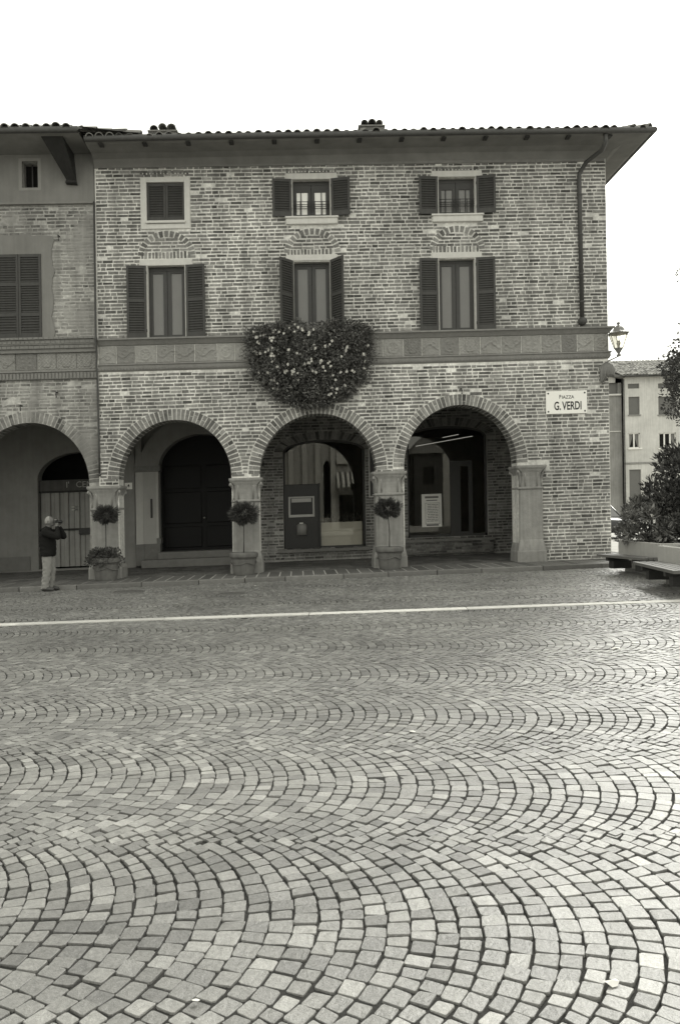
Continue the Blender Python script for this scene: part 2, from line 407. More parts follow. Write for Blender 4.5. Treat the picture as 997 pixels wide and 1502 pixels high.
def wall(mb, x0, x1, z0, z1, holes, yf, yb, m=0, mr=None):
    """slab from yf to yb with openings. hole = (xa, xb, zbottom, ztop) or (xa, xb, zbottom, zc, b) for an arched head"""
    mr = m if mr is None else mr
    xs = {x0, x1}
    for h in holes:
        xs |= {max(h[0], x0), min(h[1], x1)}
        if len(h) == 5:
            xc = (h[0] + h[1]) / 2; a = (h[1] - h[0]) / 2
            for k in range(1, 36): xs.add(xc - a * math.cos(PI * k / 36))
    xs = sorted(x for x in xs if x0 <= x <= x1)
    def top(h, x):
        if len(h) == 4: return h[3]
        xc = (h[0] + h[1]) / 2; a = (h[1] - h[0]) / 2
        return h[3] + h[4] * math.sqrt(max(0, 1 - ((x - xc) / a) ** 2))
    for xa, xb in zip(xs, xs[1:]):
        if xb - xa < 1e-6: continue
        xm = (xa + xb) / 2
        hs = sorted([h for h in holes if h[0] < xm < h[1]], key=lambda h: h[2])
        lo = (z0, z0)
        for h in hs + [None]:
            hi = (z1, z1) if h is None else (h[2], h[2])
            if hi[0] > lo[0] + 1e-6 or hi[1] > lo[1] + 1e-6:
                mb.quad((xa, yf, lo[0]), (xb, yf, lo[1]), (xb, yf, hi[1]), (xa, yf, hi[0]), m)
                mb.quad((xb, yb, lo[1]), (xa, yb, lo[0]), (xa, yb, hi[0]), (xb, yb, hi[1]), m)
            if h is not None:
                ta, tb = top(h, xa), top(h, xb)
                mb.quad((xa, yf, ta), (xb, yf, tb), (xb, yb, tb), (xa, yb, ta), mr)
                if h[2] > z0 + 1e-6: mb.quad((xa, yb, h[2]), (xb, yb, h[2]), (xb, yf, h[2]), (xa, yf, h[2]), mr)
                lo = (ta, tb)
    for h in holes:
        zt = h[3]
        for x in (h[0], h[1]):
            if x0 < x < x1 or abs(x - x0) < 1e-9: mb.quad((x, yf, max(z0, h[2])), (x, yb, max(z0, h[2])), (x, yb, zt), (x, yf, zt), mr)
MF = lambda u, v, w: (u, -w, v)                      # front wall, facing -Y
MRT = lambda u, v, w: (7.93 + w, u, v)               # right side wall, facing +X
def MY(y): return lambda u, v, w: (u, y - w, v)

# ------------------------------------------------------------------ main house
XL, XR = -4.87, 7.93
house = empty('brick_house', (1.5, 0, gz(1.5)), 'long brick house with three arches, louvred shutters and deep eaves on the square', 'house')
ARCH = [(-3.02, 2.52, 1.38, 1.44), (0.51, 2.54, 1.46, 1.47), (4.10, 2.60, 1.44, 1.52)]
UW = [(-3.155, .46), (0.445, .465), (4.105, .465)]
LW = [(-3.165, .455), (0.43, .45), (4.075, .455)]
holes = [(c[0] - c[2], c[0] + c[2], -1, c[1], c[3]) for c in ARCH]
holes += [(x - h, x + h, 8.90, 9.86) for x, h in UW] + [(x - h, x + h, 5.98, 7.80) for x, h in LW]
mb = MB()
wall(mb, XL, XR, -.3, 10.6, holes, 0, .55, 1)
ex = [ex_arch(c[0], c[1], c[2] + .28, c[3] + .28, 2.55) for c in ARCH]
ex += [ex_arch(c[0], c[1], c[2], c[3], -1) for c in ARCH]
ex += [ex_rect(-3.76, -2.55, 8.67, 9.96), ex_rect(-.2, 1.1, 8.68, 10.0), ex_rect(3.46, 4.76, 8.70, 10.0), ex_rect(-.06, .95, 8.6, 9.9), ex_rect(3.6, 4.6, 8.6, 9.9)]
for i, (x, h) in enumerate(LW):
    ex += [ex_rect(x - h - .05, x + h + .05, 5.9, 7.8), ex_rect(x - .64, x + .64, 7.74, 7.93)]
    ex += [ex_rect(x - .62, x + .58, 7.93, 8.13), ex_ring(x + .02, 8.02, .56, .46, .70, .62)]
ex += [ex_rect(-1.62, -.96, -1, 2.46), ex_rect(1.93, 2.64, -1, 2.5), ex_rect(5.5, 6.17, -1, 2.42), ex_rect(5.5, 6.36, 2.38, 2.62), ex_rect(-4.87, -4.40, -1, 2.38)]
ex += [ex_rect(XL, XR, 5.16, 5.99)]
courses(mb, MF, XL + .02, XR, .02, 10.22, ex, m=0)
for c in ARCH: voussoirs(mb, c[0], c[1], c[2], c[3], .27, 0, .55, 4, 0)
for x, h in LW:                                       # relieving arches and soldier courses over the windows
    n = 15
    for k in range(n):
        t0 = PI * k / n + .03; t1 = PI * (k + 1) / n - .035
        P = lambda th, a, b, y: (x + .02 - a * math.cos(th), y, 8.02 + b * math.sin(th))
        f = -ru(.004, .012)
        mb.hexa([P(t0, .56, .46, f), P(t1, .56, .46, f), P(t1, .56, .46, .02), P(t0, .56, .46, .02), P(t0, .70, .61, f), P(t1, .70, .61, f), P(t1, .70, .61, .02), P(t0, .70, .61, .02)], 0)
    u = x - .60
    while u < x + .54:
        w = ru(.075, .105); brick(mb, MF, u, u + w - .032, 7.955, 8.13 - ru(0, .03), ru(.004, .012), 0); u += w
for x, h in UW:
    u = x - .62
    while u < x + .60:
        w = ru(.075, .10); brick(mb, MF, u, u + w - .028, 10.015, 10.13 - ru(0, .02), ru(.003, .009), 0); u += w
mb.build('front_wall', [M_BRICK, M_MORTAR], house, True)
# side, rear and inner walls
mb = MB()
mb.box(XR - .5, XR - .002, .56, 11, -.3, 10.6, 1)
courses(mb, MRT, 0.0, 11, .02, 10.22, [ex_rect(0, 11, 5.16, 5.99)], m=0, ch=.09)
mb.build('side_wall', [M_BRICK, M_MORTAR], house, True)
mb = MB(); mb.box(XL, XR, 11.01, 11.3, -.3, 10.6); mb.build('rear_wall', M_PLASTER, house, True)
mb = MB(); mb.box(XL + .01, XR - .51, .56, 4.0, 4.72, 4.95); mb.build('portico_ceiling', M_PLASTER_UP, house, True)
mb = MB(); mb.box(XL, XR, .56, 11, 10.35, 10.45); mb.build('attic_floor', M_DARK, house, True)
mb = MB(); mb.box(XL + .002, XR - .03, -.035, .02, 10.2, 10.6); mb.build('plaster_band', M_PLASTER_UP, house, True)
# portico back wall: brick with two shop windows; plastered gateway on the left
YB = 4.0
mb = MB()
SW = [(-.44, 2.02, .45, 3.38, .34), (3.30, 5.74, .66, 3.68, .34)]
wall(mb, -1.25, XR - .5, -.3, 4.72, SW, YB, YB + .3, 1)
exs = [ex_arch((s[0] + s[1]) / 2, s[3], (s[1] - s[0]) / 2 + .27, s[4] + .27, s[3] - .1) for s in SW] + [ex_rect(s[0], s[1], s[2], s[3]) for s in SW]
courses(mb, MY(YB), -1.25, XR - .52, .14, 4.7, exs, m=0, ch=.085, wave=.002)
for s in SW:
    xc = (s[0] + s[1]) / 2; a = (s[1] - s[0]) / 2; n = 34
    for k in range(n):
        t0 = PI * k / n + .006; t1 = PI * (k + 1) / n - .006; f = YB - ru(.003, .01)
        P = lambda th, r, y: (xc - (a + r) * math.cos(th), y, s[3] + (s[4] + r) * math.sin(th))
        mb.hexa([P(t0, 0, f), P(t1, 0, f), P(t1, 0, YB + .02), P(t0, 0, YB + .02), P(t0, .25, f), P(t1, .25, f), P(t1, .25, YB + .02), P(t0, .25, YB + .02)], 0)
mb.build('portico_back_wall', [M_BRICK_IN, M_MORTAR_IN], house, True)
mb = MB()
mb.box(-.62, 2.14, YB - .1, YB - .002, .36, .445, 1); mb.box(3.2, 5.86, YB - .16, YB - .002, .16, .52, 0)
courses(mb, MY(YB - .16), 3.2, 5.86, .18, .52, (), m=0)
mb.bbox(3.16, 5.9, YB - .2, YB - .01, .52, .6, .012, 1)
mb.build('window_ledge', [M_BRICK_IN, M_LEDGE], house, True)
mb = MB()
DO = (-4.14, -1.58, -1, 2.96, 1.05)
wall(mb, -4.85, -1.252, -.3, 4.72, [DO], YB + .22, YB + .55, 0)
# projecting arch band over the gateway and its jambs
xc = -2.86; n = 40
for k in range(n):
    t0 = PI * k / n; t1 = PI * (k + 1) / n
    P = lambda th, a, b, y: (xc - a * math.cos(th), y, 2.96 + b * math.sin(th))
    mb.hexa([P(t0, 1.28, 1.05, YB), P(t1, 1.28, 1.05, YB), P(t1, 1.28, 1.05, YB + .5), P(t0, 1.28, 1.05, YB + .5), P(t0, 1.86, 1.62, YB), P(t1, 1.86, 1.62, YB), P(t1, 1.86, 1.62, YB + .22), P(t0, 1.86, 1.62, YB + .22)], 0)
mb.box(-4.80, -4.62, YB - .01, YB + .22, 3.1, 4.72, 0)
mb.build('gateway_wall', M_PLASTER, house, True)
mb = MB()
mb.box(-4.80, -4.58, YB - .03, YB + .22, .78, 2.92, 0); mb.box(-4.58, -4.15, YB - .015, YB + .22, .78, 2.92, 1); mb.box(-4.20, -4.135, YB - .022, YB + .3, .95, 2.92, 0)
mb.box(-4.83, -4.08, YB - .06, YB + .3, 2.925, 3.10, 3)
mb.box(-4.82, -4.56, YB - .045, YB + .22, .14, .775, 2); mb.box(-4.56, -4.10, YB - .03, YB + .3, .14, .775, 2); mb.box(-4.20, -4.08, YB - .035, YB + .32, .778, .945, 2)
mb.box(-4.37, -4.31, YB - .03, YB, 1.55, 2.12, 4)
mb.build('gateway_jamb', [M_WHITE, mat('jamb_paint', .42, .9, .2, .15, 4., stain=.2), M_DADO, M_LEDGE, M_IRON], house, True)
mb = MB(); mb.bbox(-4.56, -1.26, 3.42, YB + .2, .1, .33, .015); mb.bbox(-4.12, -1.27, 3.72, YB + .5, .331, .53, .015)
mb.build('step', M_DADO, house, True)
d = MB(); d.box(-4.2, -1.5, YB + .5, YB + .56, .53, 4.2)
for k in range(2):
    for (a, b) in ((.62, 1.25), (1.35, 2.3), (2.4, 3.1)):
        x0 = -4.05 + k * 1.26; d.bbox(x0, x0 + 1.12, YB + .46, YB + .5, a, b, .02)
door = d.build('door', M_BLACKDOOR, house, True)
d = MB(); d.ball((-2.84, YB + .43, 1.5), .035, 0, 10, 6); d.build('handle', M_CHROME, door, True)
# shop windows
def shop_window(s, posts, door=None):
    xc = (s[0] + s[1]) / 2; a = (s[1] - s[0]) / 2; f = MB(); y0, y1 = YB + .12, YB + .18
    f.box(s[0], s[0] + .06, y0, y1, s[2], s[3] + .02); f.box(s[1] - .06, s[1], y0, y1, s[2], s[3] + .02); f.box(s[0], s[1], y0, y1, s[2], s[2] + .07)
    n = 28
    for k in range(n):
        t0 = PI * k / n; t1 = PI * (k + 1) / n
        P = lambda th, r, y: (xc - (a + r) * math.cos(th), y, s[3] + (s[4] + r) * math.sin(th))
        f.hexa([P(t0, -.07, y0), P(t1, -.07, y0), P(t1, -.07, y1), P(t0, -.07, y1), P(t0, .01, y0), P(t1, .01, y0), P(t1, .01, y1), P(t0, .01, y1)])
    for p in posts: f.box(*p)
    fr = f.build('shop_window', M_FRAME, house, True)
    g = MB(); i = len(g.v)
    pts = [(s[0] + .03, s[2] + .03)] + [(xc - (a - .03) * math.cos(PI * k / 28), s[3] + (s[4] - .03) * math.sin(PI * k / 28)) for k in range(29)] + [(s[1] - .03, s[2] + .03)]
    for x, z in pts: g.v.append((x, YB + .15, z))
    g.face(range(len(pts)))
    g.build('pane', M_GLASS, fr, True)
y0, y1 = YB + .11, YB + .19
shop_window(SW[0], [(.60, .66, y0, y1, .45, 2.42)])
shop_window(SW[1], [(4.62, 4.72, y0, y1, .66, 2.95), (4.72, 5.3, y0, y1, 2.85, 2.95), (4.72, 4.93, y0, y1, .66, 2.85), (5.18, 5.3, y0, y1, .66, 2.85), (4.93, 5.18, y0, y1, .66, .8), (4.93, 5.18, y0, y1, 2.78, 2.85)])
# rooms behind the shop windows
mb = MB()
mb.box(-1.2, 7.3, 13.9, 14, 0, 4.4, 0); mb.box(-1.3, -1.2, 4.31, 14, 0, 4.4, 0); mb.box(7.3, 7.4, 4.31, 14, 0, 4.4, 0); mb.box(-1.2, 7.3, 4.31, 13.9, 4.3, 4.4, 0); mb.box(-1.2, 7.3, 4.31, 13.9, .1, .2, 1)
mb.box(2.55, 2.65, 4.31, 9.5, .2, 4.3, 0)
mb.build('shop_interior', [mat('office_wall', .10, .9, .2, .15, 2.), mat('office_floor', .08, .5, .4, .2, 2.), M_WOOD], house, True)
for (p, q) in (((4.0, 12.6, 3.98), (6.05, 7.4, 3.98)), ((5.4, 6.6, 3.98), (5.05, 7.6, 3.98))): mb = MB(); mb.tube([p, q], .010, 8); mb.build('tube_lamp', M_TUBE, house, True)

# pillars -------------------------------------------------------------------
def pillar(x0, x1, ztop, parent, y0=-.03, y1=.58, full=True):
    xc = (x0 + x1) / 2; w = (x1 - x0) / 2; yc = (y0 + y1) / 2; d = (y1 - y0) / 2
    zr = ztop - .60
    def sq(sx, sy, z, ch=.03):
        a, b = sx, sy
        return [(xc - a + ch, yc - b, z), (xc + a - ch, yc - b, z), (xc + a, yc - b + ch, z), (xc + a, yc + b - ch, z), (xc + a - ch, yc + b, z), (xc - a + ch, yc + b, z), (xc - a, yc + b - ch, z), (xc - a, yc - b + ch, z)]
    m = MB()
    m.rings([sq(w + .06, d + .06, .05), sq(w + .06, d + .06, .38), sq(w + .035, d + .035, .52), sq(w, d, .66), sq(w - .004, d - .004, zr)], 0, False)
    m.rings([sq(w + .045, d + .045, .05, .04), sq(w + .075, d + .075, .06, .04), sq(w + .07, d + .07, .36, .04), sq(w + .01, d + .01, .50, .04)], 0, False)
    p = m.build('pillar', M_STONE, parent, True)
    c = MB()
    c.rings([sq(w + .005, d + .005, zr - .005), sq(w + .03, d + .03, zr + .015), sq(w + .03, d + .03, zr + .05), sq(w - .005, d - .005, zr + .065)], 0, False)
    prof = [(zr + .065, -.004, .05), (zr + .2, -.004, .07), (zr + .33, .012, .10), (zr + .42, .035, .10), (zr + .485, .065, .07), (zr + .50, .068, .05)]
    c.rings([sq(w + e, d + e, z, ch) for z, e, ch in prof], 0, False)
    for sx in (-1, 1):
        for sy in (-1, 1):                             # curled corner leaves
            X = lambda e: xc + sx * (w + e); Y = lambda e: yc + sy * (d + e)
            c.tube([(X(-.03), Y(-.03), zr + .07), (X(-.035), Y(-.035), zr + .2), (X(-.02), Y(-.02), zr + .33), (X(.02), Y(.02), zr + .43), (X(.05), Y(.05), zr + .465), (X(.062), Y(.062), zr + .43), (X(.045), Y(.045), zr + .40)],
                   [.03, .022, .026, .036, .034, .026, .010], 8)
            for t in (0, 1):                           # fillets framing the hollow beside the leaf
                q = [(xc + sx * (w - .16 * (t == 0) - .0), yc + sy * (d - .16 * (t == 1))) for _ in (0,)][0]
                px = xc + sx * (w - .15) if t == 0 else xc + sx * (w + .0); py = yc + sy * (d + .0) if t == 0 else yc + sy * (d - .15)
                c.tube([(px, py, zr + .08), (px, py, zr + .3), (px + sx * .02, py + sy * .02, zr + .42)], [.022, .018, .026], 6)
    c.rings([sq(w + .055, d + .055, zr + .50), sq(w + .075, d + .075, zr + .525), sq(w + .075, d + .075, zr + .535), sq(w + .085, d + .085, zr + .545), sq(w + .085, d + .085, ztop)], 0, False)
    c.build('capital', M_STONE, p, True)
pillar(-5.08, -4.42, 2.38, house); pillar(-1.62, -.96, 2.46, house); pillar(1.935, 2.635, 2.50, house); pillar(5.56, 6.16, 2.53, house, -.09, .56)

# string course with terracotta relief frieze ------------------------------
def profile_run(mb, prof, x0, x1, m=0, ret=None):
    """prof: list of (projection, z); extruded along the front and, with ret, round the right corner for ret metres"""
    path = [(x0, 0), (x1, 0)]
    r = []
    for p, z in prof:
        r.append([(x0, -p, z)] + ([(x1 + p, -p, z), (x1 + p, ret, z)] if ret else [(x1, -p, z)]))
    for a, b in zip(r, r[1:]):
        for k in range(len(a) - 1): mb.quad(a[k], a[k + 1], b[k + 1], b[k], m)
    for e in ((0,) if ret else (0, -1)):
        mb.face([mb.pt(q[e]) for q in r], m)
def frieze(mb, x0, x1, z0, z1, y, mi=0, right=False):
    u = x0
    while u < x1 - .05:
        w = ru(.38, .56); e = min(u + w, x1)
        if x1 - e < .2: e = x1
        kind = random.choice('vvspl'); nx = max(6, int((e - u) / .016)); nz = int((z1 - z0) / .018); pts = []
        ph = ru(0, 6); cx = (u + e) / 2; W = (e - u)
        for j in range(nz + 1):
            for i in range(nx + 1):
                s = i / nx; t = j / nz; x = u + .006 + (W - .012) * s; z = z0 + (z1 - z0) * t
                a = (s - .5) * W; b = (t - .5) * (z1 - z0); h = 0
                if kind == 's':   # rosette and ring
                    r = math.hypot(a, b); th = math.atan2(b, a); h = .02 * math.exp(-((r - .13) / .03) ** 2) + .018 * math.exp(-((r - .055 - .02 * math.cos(6 * th)) / .02) ** 2)
                elif kind == 'v':  # scrolling leaf
                    c = .07 * math.sin(a * 13 + ph); r1 = math.hypot((a * 6 + ph) % 1.6 / 6 - .13, b - (.06 if int((a * 6 + ph) / 1.6) % 2 else -.06))
                    h = .02 * math.exp(-((b - c) / .025) ** 2) + .018 * math.exp(-((r1 - .06) / .018) ** 2)
                elif kind == 'p':  # paired upright leaves
                    q = abs(abs(a) - .09); h = .022 * max(0, 1 - (q / .06) ** 2) * (1 if abs(b) < .16 else .3) * (.7 + .3 * math.cos(b * 60))
                else:              # shield
                    h = .02 * (1 if abs(a) < .13 * (1 - max(0, -b) * 3) and abs(b) < .15 else 0) + .008 * math.cos(a * 70) * math.cos(b * 70)
                edge = min(s, 1 - s) * W < .012 or min(t, 1 - t) * (z1 - z0) < .012
                h = -.012 if edge else h + .004 * math.sin(x * 90) * math.sin(z * 110)
                pts.append((x, y - .014 - h * .9 - .003 * math.sin(x * 41 + z * 57) * math.sin(z * 33 - x * 23), z))
        i0 = len(mb.v); mb.v += pts
        for j in range(nz):
            for i in range(nx):
                k = i0 + j * (nx + 1) + i; mb.face((k, k + 1, k + nx + 2, k + nx + 1), mi)
        u = e
mb = MB()
profile_run(mb, [(0, 5.995), (.13, 5.985), (.135, 5.945), (.10, 5.93), (.075, 5.90), (.03, 5.83), (.0, 5.815)], XL + .03, XR, 0, 11)
profile_run(mb, [(0, 5.375), (.065, 5.37), (.07, 5.335), (.045, 5.325), (.05, 5.25), (.02, 5.19), (.0, 5.18)], XL + .03, XR, 0, 11)
x = XL + .04
while x < XR:
    mb.hexa([(x, -.052, 5.215), (x + .045, -.052, 5.215), (x + .045, 0, 5.205), (x, 0, 5.205), (x, -.056, 5.275), (x + .045, -.056, 5.275), (x + .045, 0, 5.275), (x, 0, 5.275)], 0); x += .078
mb.box(XR, XR + .012, 0, 11, 5.38, 5.81, 1)
frieze(mb, XL + .03, XR, 5.38, 5.81, 0, 1)
mb.build('string_course', [M_LEDGE, M_TERRA], house, True)

# windows --------------------------------------------------------------------
def shutter_leaf(w, h, panels):
    """leaf in local coordinates: hinge at x=0, runs to +x, face towards -y"""
    m = MB(); t = .036; st = .055
    m.bbox(0, st, -t, 0, 0, h, .004); m.bbox(w - st, w, -t, 0, 0, h, .004)
    zs = [0] + panels + [h]
    rails = [(0, .13)] + [(p - .045, p + .045) for p in panels] + [(h - .075, h)]
    for a, b in rails: m.bbox(st, w - st, -t, 0, a, b, .004)
    for (a, b), (c, d) in zip(rails, rails[1:]):
        n = int((c - b) / .058); q = (c - b) / n
        for k in range(n):
            z = b + q * (k + .5)
            m.hexa([(st, -t + .004, z - .022), (w - st, -t + .004, z - .022), (w - st, -.006, z + .012), (st, -.006, z + .012), (st, -t + .004, z - .014), (w - st, -t + .004, z - .014), (w - st, -.006, z + .022), (st, -.006, z + .022)])
    m.box(st, w - st, -.004, -.001, .1, h - .05)
    return m
def place(m, x, y, z, ang, flip):
    """hinge the leaf at (x,y,z): ang opens it from the wall plane, flip mirrors it to run to -x"""
    out = MB(); c, s = math.cos(ang), math.sin(ang)
    for (a, b, d) in m.v:
        X = a * c + b * s; Y = -a * s + b * c
        out.v.append((x + (-X if flip else X), y + Y, z + d))
    out.f = m.f; out.m = m.m; out.s = m.s
    return out
def window(x, hw, z0, z1, kind, pane, ang=(R_(7), R_(7)), low=True):
    f = MB(); y0, y1 = .14, .20; fw = .05
    f.box(x - hw + .001, x - hw + fw, y0, y1, z0, z1); f.box(x + hw - fw, x + hw - .001, y0, y1, z0, z1); f.box(x - hw + fw, x + hw - fw, y0, y1, z1 - fw - .04, z1); f.box(x - hw + fw, x + hw - fw, y0, y1, z0, z0 + .05)
    win = f.build('window', M_FRAME, house, True)
    if kind != 'closed':
        for s in (-1, 1):
            q = MB(); a, b = (x - hw + fw, x - .005) if s < 0 else (x + .005, x + hw - fw)
            zt = z1 - fw - .04; zb = z0 + .05; sw = .05
            cen = .095 if low else .08
            la, lb = (sw, cen) if s < 0 else (cen, sw)
            q.box(a, a + la, y0 + .01, y1 - .005, zb, zt); q.box(b - lb, b, y0 + .01, y1 - .005, zb, zt)
            tr = .06 if low else .17
            q.box(a + la, b - lb, y0 + .01, y1 - .005, zt - tr, zt); q.box(a + la, b - lb, y0 + .01, y1 - .005, zb, zb + .06)
            if not low:
                xm = (a + la + b - lb) / 2 + (.03 if s > 0 else -.03); q.box(xm - .012, xm + .012, y0 + .012, y1 - .01, zb, zt - tr)
            sash = q.build('sash', M_FRAME, win, True)
            p = MB(); p.box(a + la - .01, b - lb + .01, y0 + .035, y0 + .042, zb + .05, zt - tr + .01); p.build('pane', pane, win, True)
        if not low:
            g = MB()
            for fz in (.44, .36, .31, .25): g.tube([(x - hw, .075, z0 + fz * (z1 - z0)), (x + hw, .075, z0 + fz * (z1 - z0))], .008, 6)
            for k in range(1, 5): g.tube([(x - hw + k * 2 * hw / 5, .085, z0), (x - hw + k * 2 * hw / 5, .085, z0 + .46 * (z1 - z0))], .008, 6)
            g.build('window_grille', M_IRON, win, True)
    t = MB()
    if kind == 'closed':
        a, b = x - .60, x + .60
        t.bbox(a, x - hw - .001, -.03, .1, 8.68, 9.95, .006); t.bbox(x + hw + .001, b, -.03, .1, 8.68, 9.95, .006); t.bbox(x - hw, x + hw, -.03, .1, z1 + .005, 9.95, .006); t.bbox(x - hw, x + hw, -.032, .14, 8.68, 8.80, .006)
        t.bbox(x - hw - .03, x + hw + .03, -.075, .14, 8.81, 8.87, .012)
        t.build('surround', M_TRIM, win, True)
    else:
        zt = z1 + .005
        t.bbox(x - .63, x + .64, -.025, .14, zt, zt + .15, .008); t.build('lintel', M_TRIM, win, True)
        for sx in (-1, 1): t = MB(); a_, b_ = sorted((x + sx * (hw - .004), x + sx * (hw + .035))); t.bbox(a_, b_, -.016, .13, z0, z1, .003); t.build('jamb', M_TRIM, win, True)
        t = MB()
        if low: t.bbox(x - hw - .02, x + hw + .02, -.03, .14, z0 - .03, z0 - .002, .006)
        else: t.bbox(x - .635, x + .645, -.07, .14, z0 - .20, z0 - .01, .02); t.bbox(x - .66, x + .67, -.10, .1, z0 - .052, z0 - .005, .01)
        t.build('sill', M_TRIM, win, True)
    h = z1 - z0
    for s, a in ((-1, ang[0]), (1, ang[1])):
        if kind == 'closed':
            L = shutter_leaf(hw - .004, h - .02, []); q = place(L, x + s * (hw - .002), .06, z0 + .012, 0, s > 0)
        else:
            L = shutter_leaf(.475, h + .005, [.52 * h] if low else []); q = place(L, x + s * (hw + .03), -.032, z0 - .005, a, s < 0)
        sh = q.build('shutter', M_SHUT, win, True)
        if kind != 'closed':
            for zz in (z0 + .15, z1 - .2): k = MB(); k.tube([(x + s * (hw + .03), -.035, zz), (x + s * (hw + .03), -.035, zz + .07)], .012, 6); k.build('hinge', M_IRON, sh, True)
window(*UW[0], 8.86, 9.83, 'closed', M_PANED, low=False)
window(*UW[1], 8.92, 9.85, 'open', M_PANEB, (R_(6), R_(12)), low=False)
window(*UW[2], 8.92, 9.86, 'open', M_PANED, (R_(5), R_(9)), low=False)
window(*LW[0], 5.985, 7.77, 'open', M_PANE, (R_(6), R_(8)))
window(*LW[1], 5.985, 7.82, 'open', M_PANE, (R_(48), R_(52)))
window(*LW[2], 5.985, 7.81, 'open', M_PANE, (R_(5), R_(7)))

# eaves, gutter, roof ------------------------------------------------------
EX, EY, EZ = .83, -.90, 10.50
def sag(x): return -.012 * max(0, (4 - x)) * .5
mb = MB()
N = 40
xs = [XL + (XR + EX - XL) * k / N for k in range(N + 1)]
for a, b in zip(xs, xs[1:]):
    for (p, q) in (((EY, EZ + .0), (EY + .10, EZ - .02)), ((EY + .10, EZ - .02), (-.32, EZ - .02)), ((-.32, EZ - .02), (-.14, EZ - .08)), ((-.14, EZ - .08), (-.03, EZ - .24))):
        lim = lambda x, y: min(x, XR - y * EX / -EY) if x > XR - .05 else x
        mb.quad((lim(a, p[0]), p[0], p[1] + sag(a)), (lim(b, p[0]), p[0], p[1] + sag(b)), (lim(b, q[0]), q[0], q[1] + sag(b)), (lim(a, q[0]), q[0], q[1] + sag(a)), 0)
for (p, q) in (((EX, EZ), (EX - .1, EZ - .02)), ((EX - .1, EZ - .02), (.30, EZ - .02)), ((.30, EZ - .02), (.13, EZ - .08)), ((.13, EZ - .08), (.0, EZ - .24))):
    r = lambda e: EY * e / EX
    mb.quad((XR + p[0], r(p[0]), p[1]), (XR + p[0], 11.5, p[1]), (XR + q[0], 11.5, q[1]), (XR + q[0], r(q[0]), q[1]), 0)
mb.quad((XR, -.01, EZ - .24), (XR + .006, -.01, EZ - .24), (XR + .006, 11.3, EZ - .24), (XR, 11.3, EZ - .24), 0)
x = XL + .3                                             # rafter feet just showing under the gutter
while x < XR:
    mb.bbox(x, x + .11, EY + .03, EY + .22, EZ - .055 + sag(x), EZ - .021 + sag(x), .01, 1); x += 1.02
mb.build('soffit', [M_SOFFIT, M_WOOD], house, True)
mb = MB()
sec = [(-.005, .10), (-.05, .085), (-.085, .03), (-.08, -.03), (-.045, -.06), (0, -.055)]
gp = [(x, EY, EZ + sag(x)) for x in xs]
rr = [[(p[0] + (-dy if p[0] > XR + EX - .01 else 0), p[1] + dy, p[2] + .04 + dz) for dy, dz in sec] for p in gp]
mb.rings(rr, 0, True, False, False)
mb.rings([[(XR + EX - dy, EY + dy if y < 0 else y, EZ + .04 + dz) for dy, dz in sec] for y in (EY, 0, 4, 8, 11.6)], 0, True, False, False)
mb.build('gutter', M_PIPE, house, True)
SL = math.tan(R_(18))
def coppi(mb, eave, up, run_len, width_vec, ncol, nmax, rad=.10, m=0, z0=0.):
    """rows of barrel tiles. eave(k) start point of column k, up: unit vector up the slope, run_len(k) its length"""
    for k in range(ncol):
        p0 = eave(k); L = run_len(k)
        if L < .15: continue
        n = int(L / .36) + 1; side = Vector(width_vec)
        nrm = side.cross(up).normalized()
        if nrm.z < 0: nrm = -nrm
        for j in range(n):
            s0 = j * .36 - (ru(-.03, .06) if j == 0 else 0); s1 = min((j + 1) * .36 + .07, L + .05)
            if s1 - s0 < .08: continue
            r0 = rad * ru(.90, 1.08); r1 = r0 * .82; off = side * ru(-.014, .014); lift0 = .022 + ru(-.018, .018); lift1 = .012; tw = ru(-.02, .02)
            rings = []
            for s, r, lf in ((s0, r0, lift0), (s1, r1, lift1)):
                c = p0 + up * s + off + nrm * lf + side * tw * (s - s0)
                rings.append([c + side * (r * math.cos(a)) + nrm * (r * .95 * math.sin(a)) for a in [PI * q / 6 for q in range(7)]] + [c + side * ((r - .018) * math.cos(a)) + nrm * ((r - .018) * .95 * math.sin(a)) for a in [PI * q / 6 for q in range(6, -1, -1)]])
            mb.rings(rings, m, False, True, True)
mb = MB()
ridge_y = 5.4; hz = EZ + .05
def zf(y): return hz + (y - EY) * SL
XE = XR + EX; RX = XE - (ridge_y - EY)
mb.quad((XL, EY, hz), (XE, EY, hz), (RX, ridge_y, zf(ridge_y)), (XL, ridge_y, zf(ridge_y)), 1)
mb.quad((XE, EY, hz), (XE, 11.7, hz), (RX, ridge_y, zf(ridge_y)), (RX, ridge_y, zf(ridge_y) - .001), 1)
mb.quad((XL, 11.7, hz), (XE, 11.7, hz), (RX, ridge_y, zf(ridge_y)), (XL, ridge_y, zf(ridge_y)), 1)
mb.quad((XL, EY, hz), (XL, ridge_y, zf(ridge_y)), (XL, 11.7, hz), (XL, 11.6, hz), 1)
up = Vector((0, 1, SL)).normalized(); cs = math.cos(R_(18))
pit = .232; nc = int((XE - XL - .1) / pit)
ex0 = lambda k: XL + .12 + k * pit
coppi(mb, lambda k: Vector((ex0(k), EY - .03, hz + sag(ex0(k)) + .0)), up, lambda k: (min(ridge_y - EY, max(0, XE - ex0(k)))) / cs, (1, 0, 0), nc, 20)
up2 = Vector((-1, 0, SL)).normalized()
coppi(mb, lambda k: Vector((XE + .02, EY + .15 + k * pit, hz)), up2, lambda k: min(XE - RX, .15 + k * pit, max(0, 11.7 - (EY + .15 + k * pit))) / cs, (0, 1, 0), int(12.4 / pit), 20)
hip = Vector((RX - XE, ridge_y - EY, zf(ridge_y) - hz)); hl = hip.length; hip.normalize()
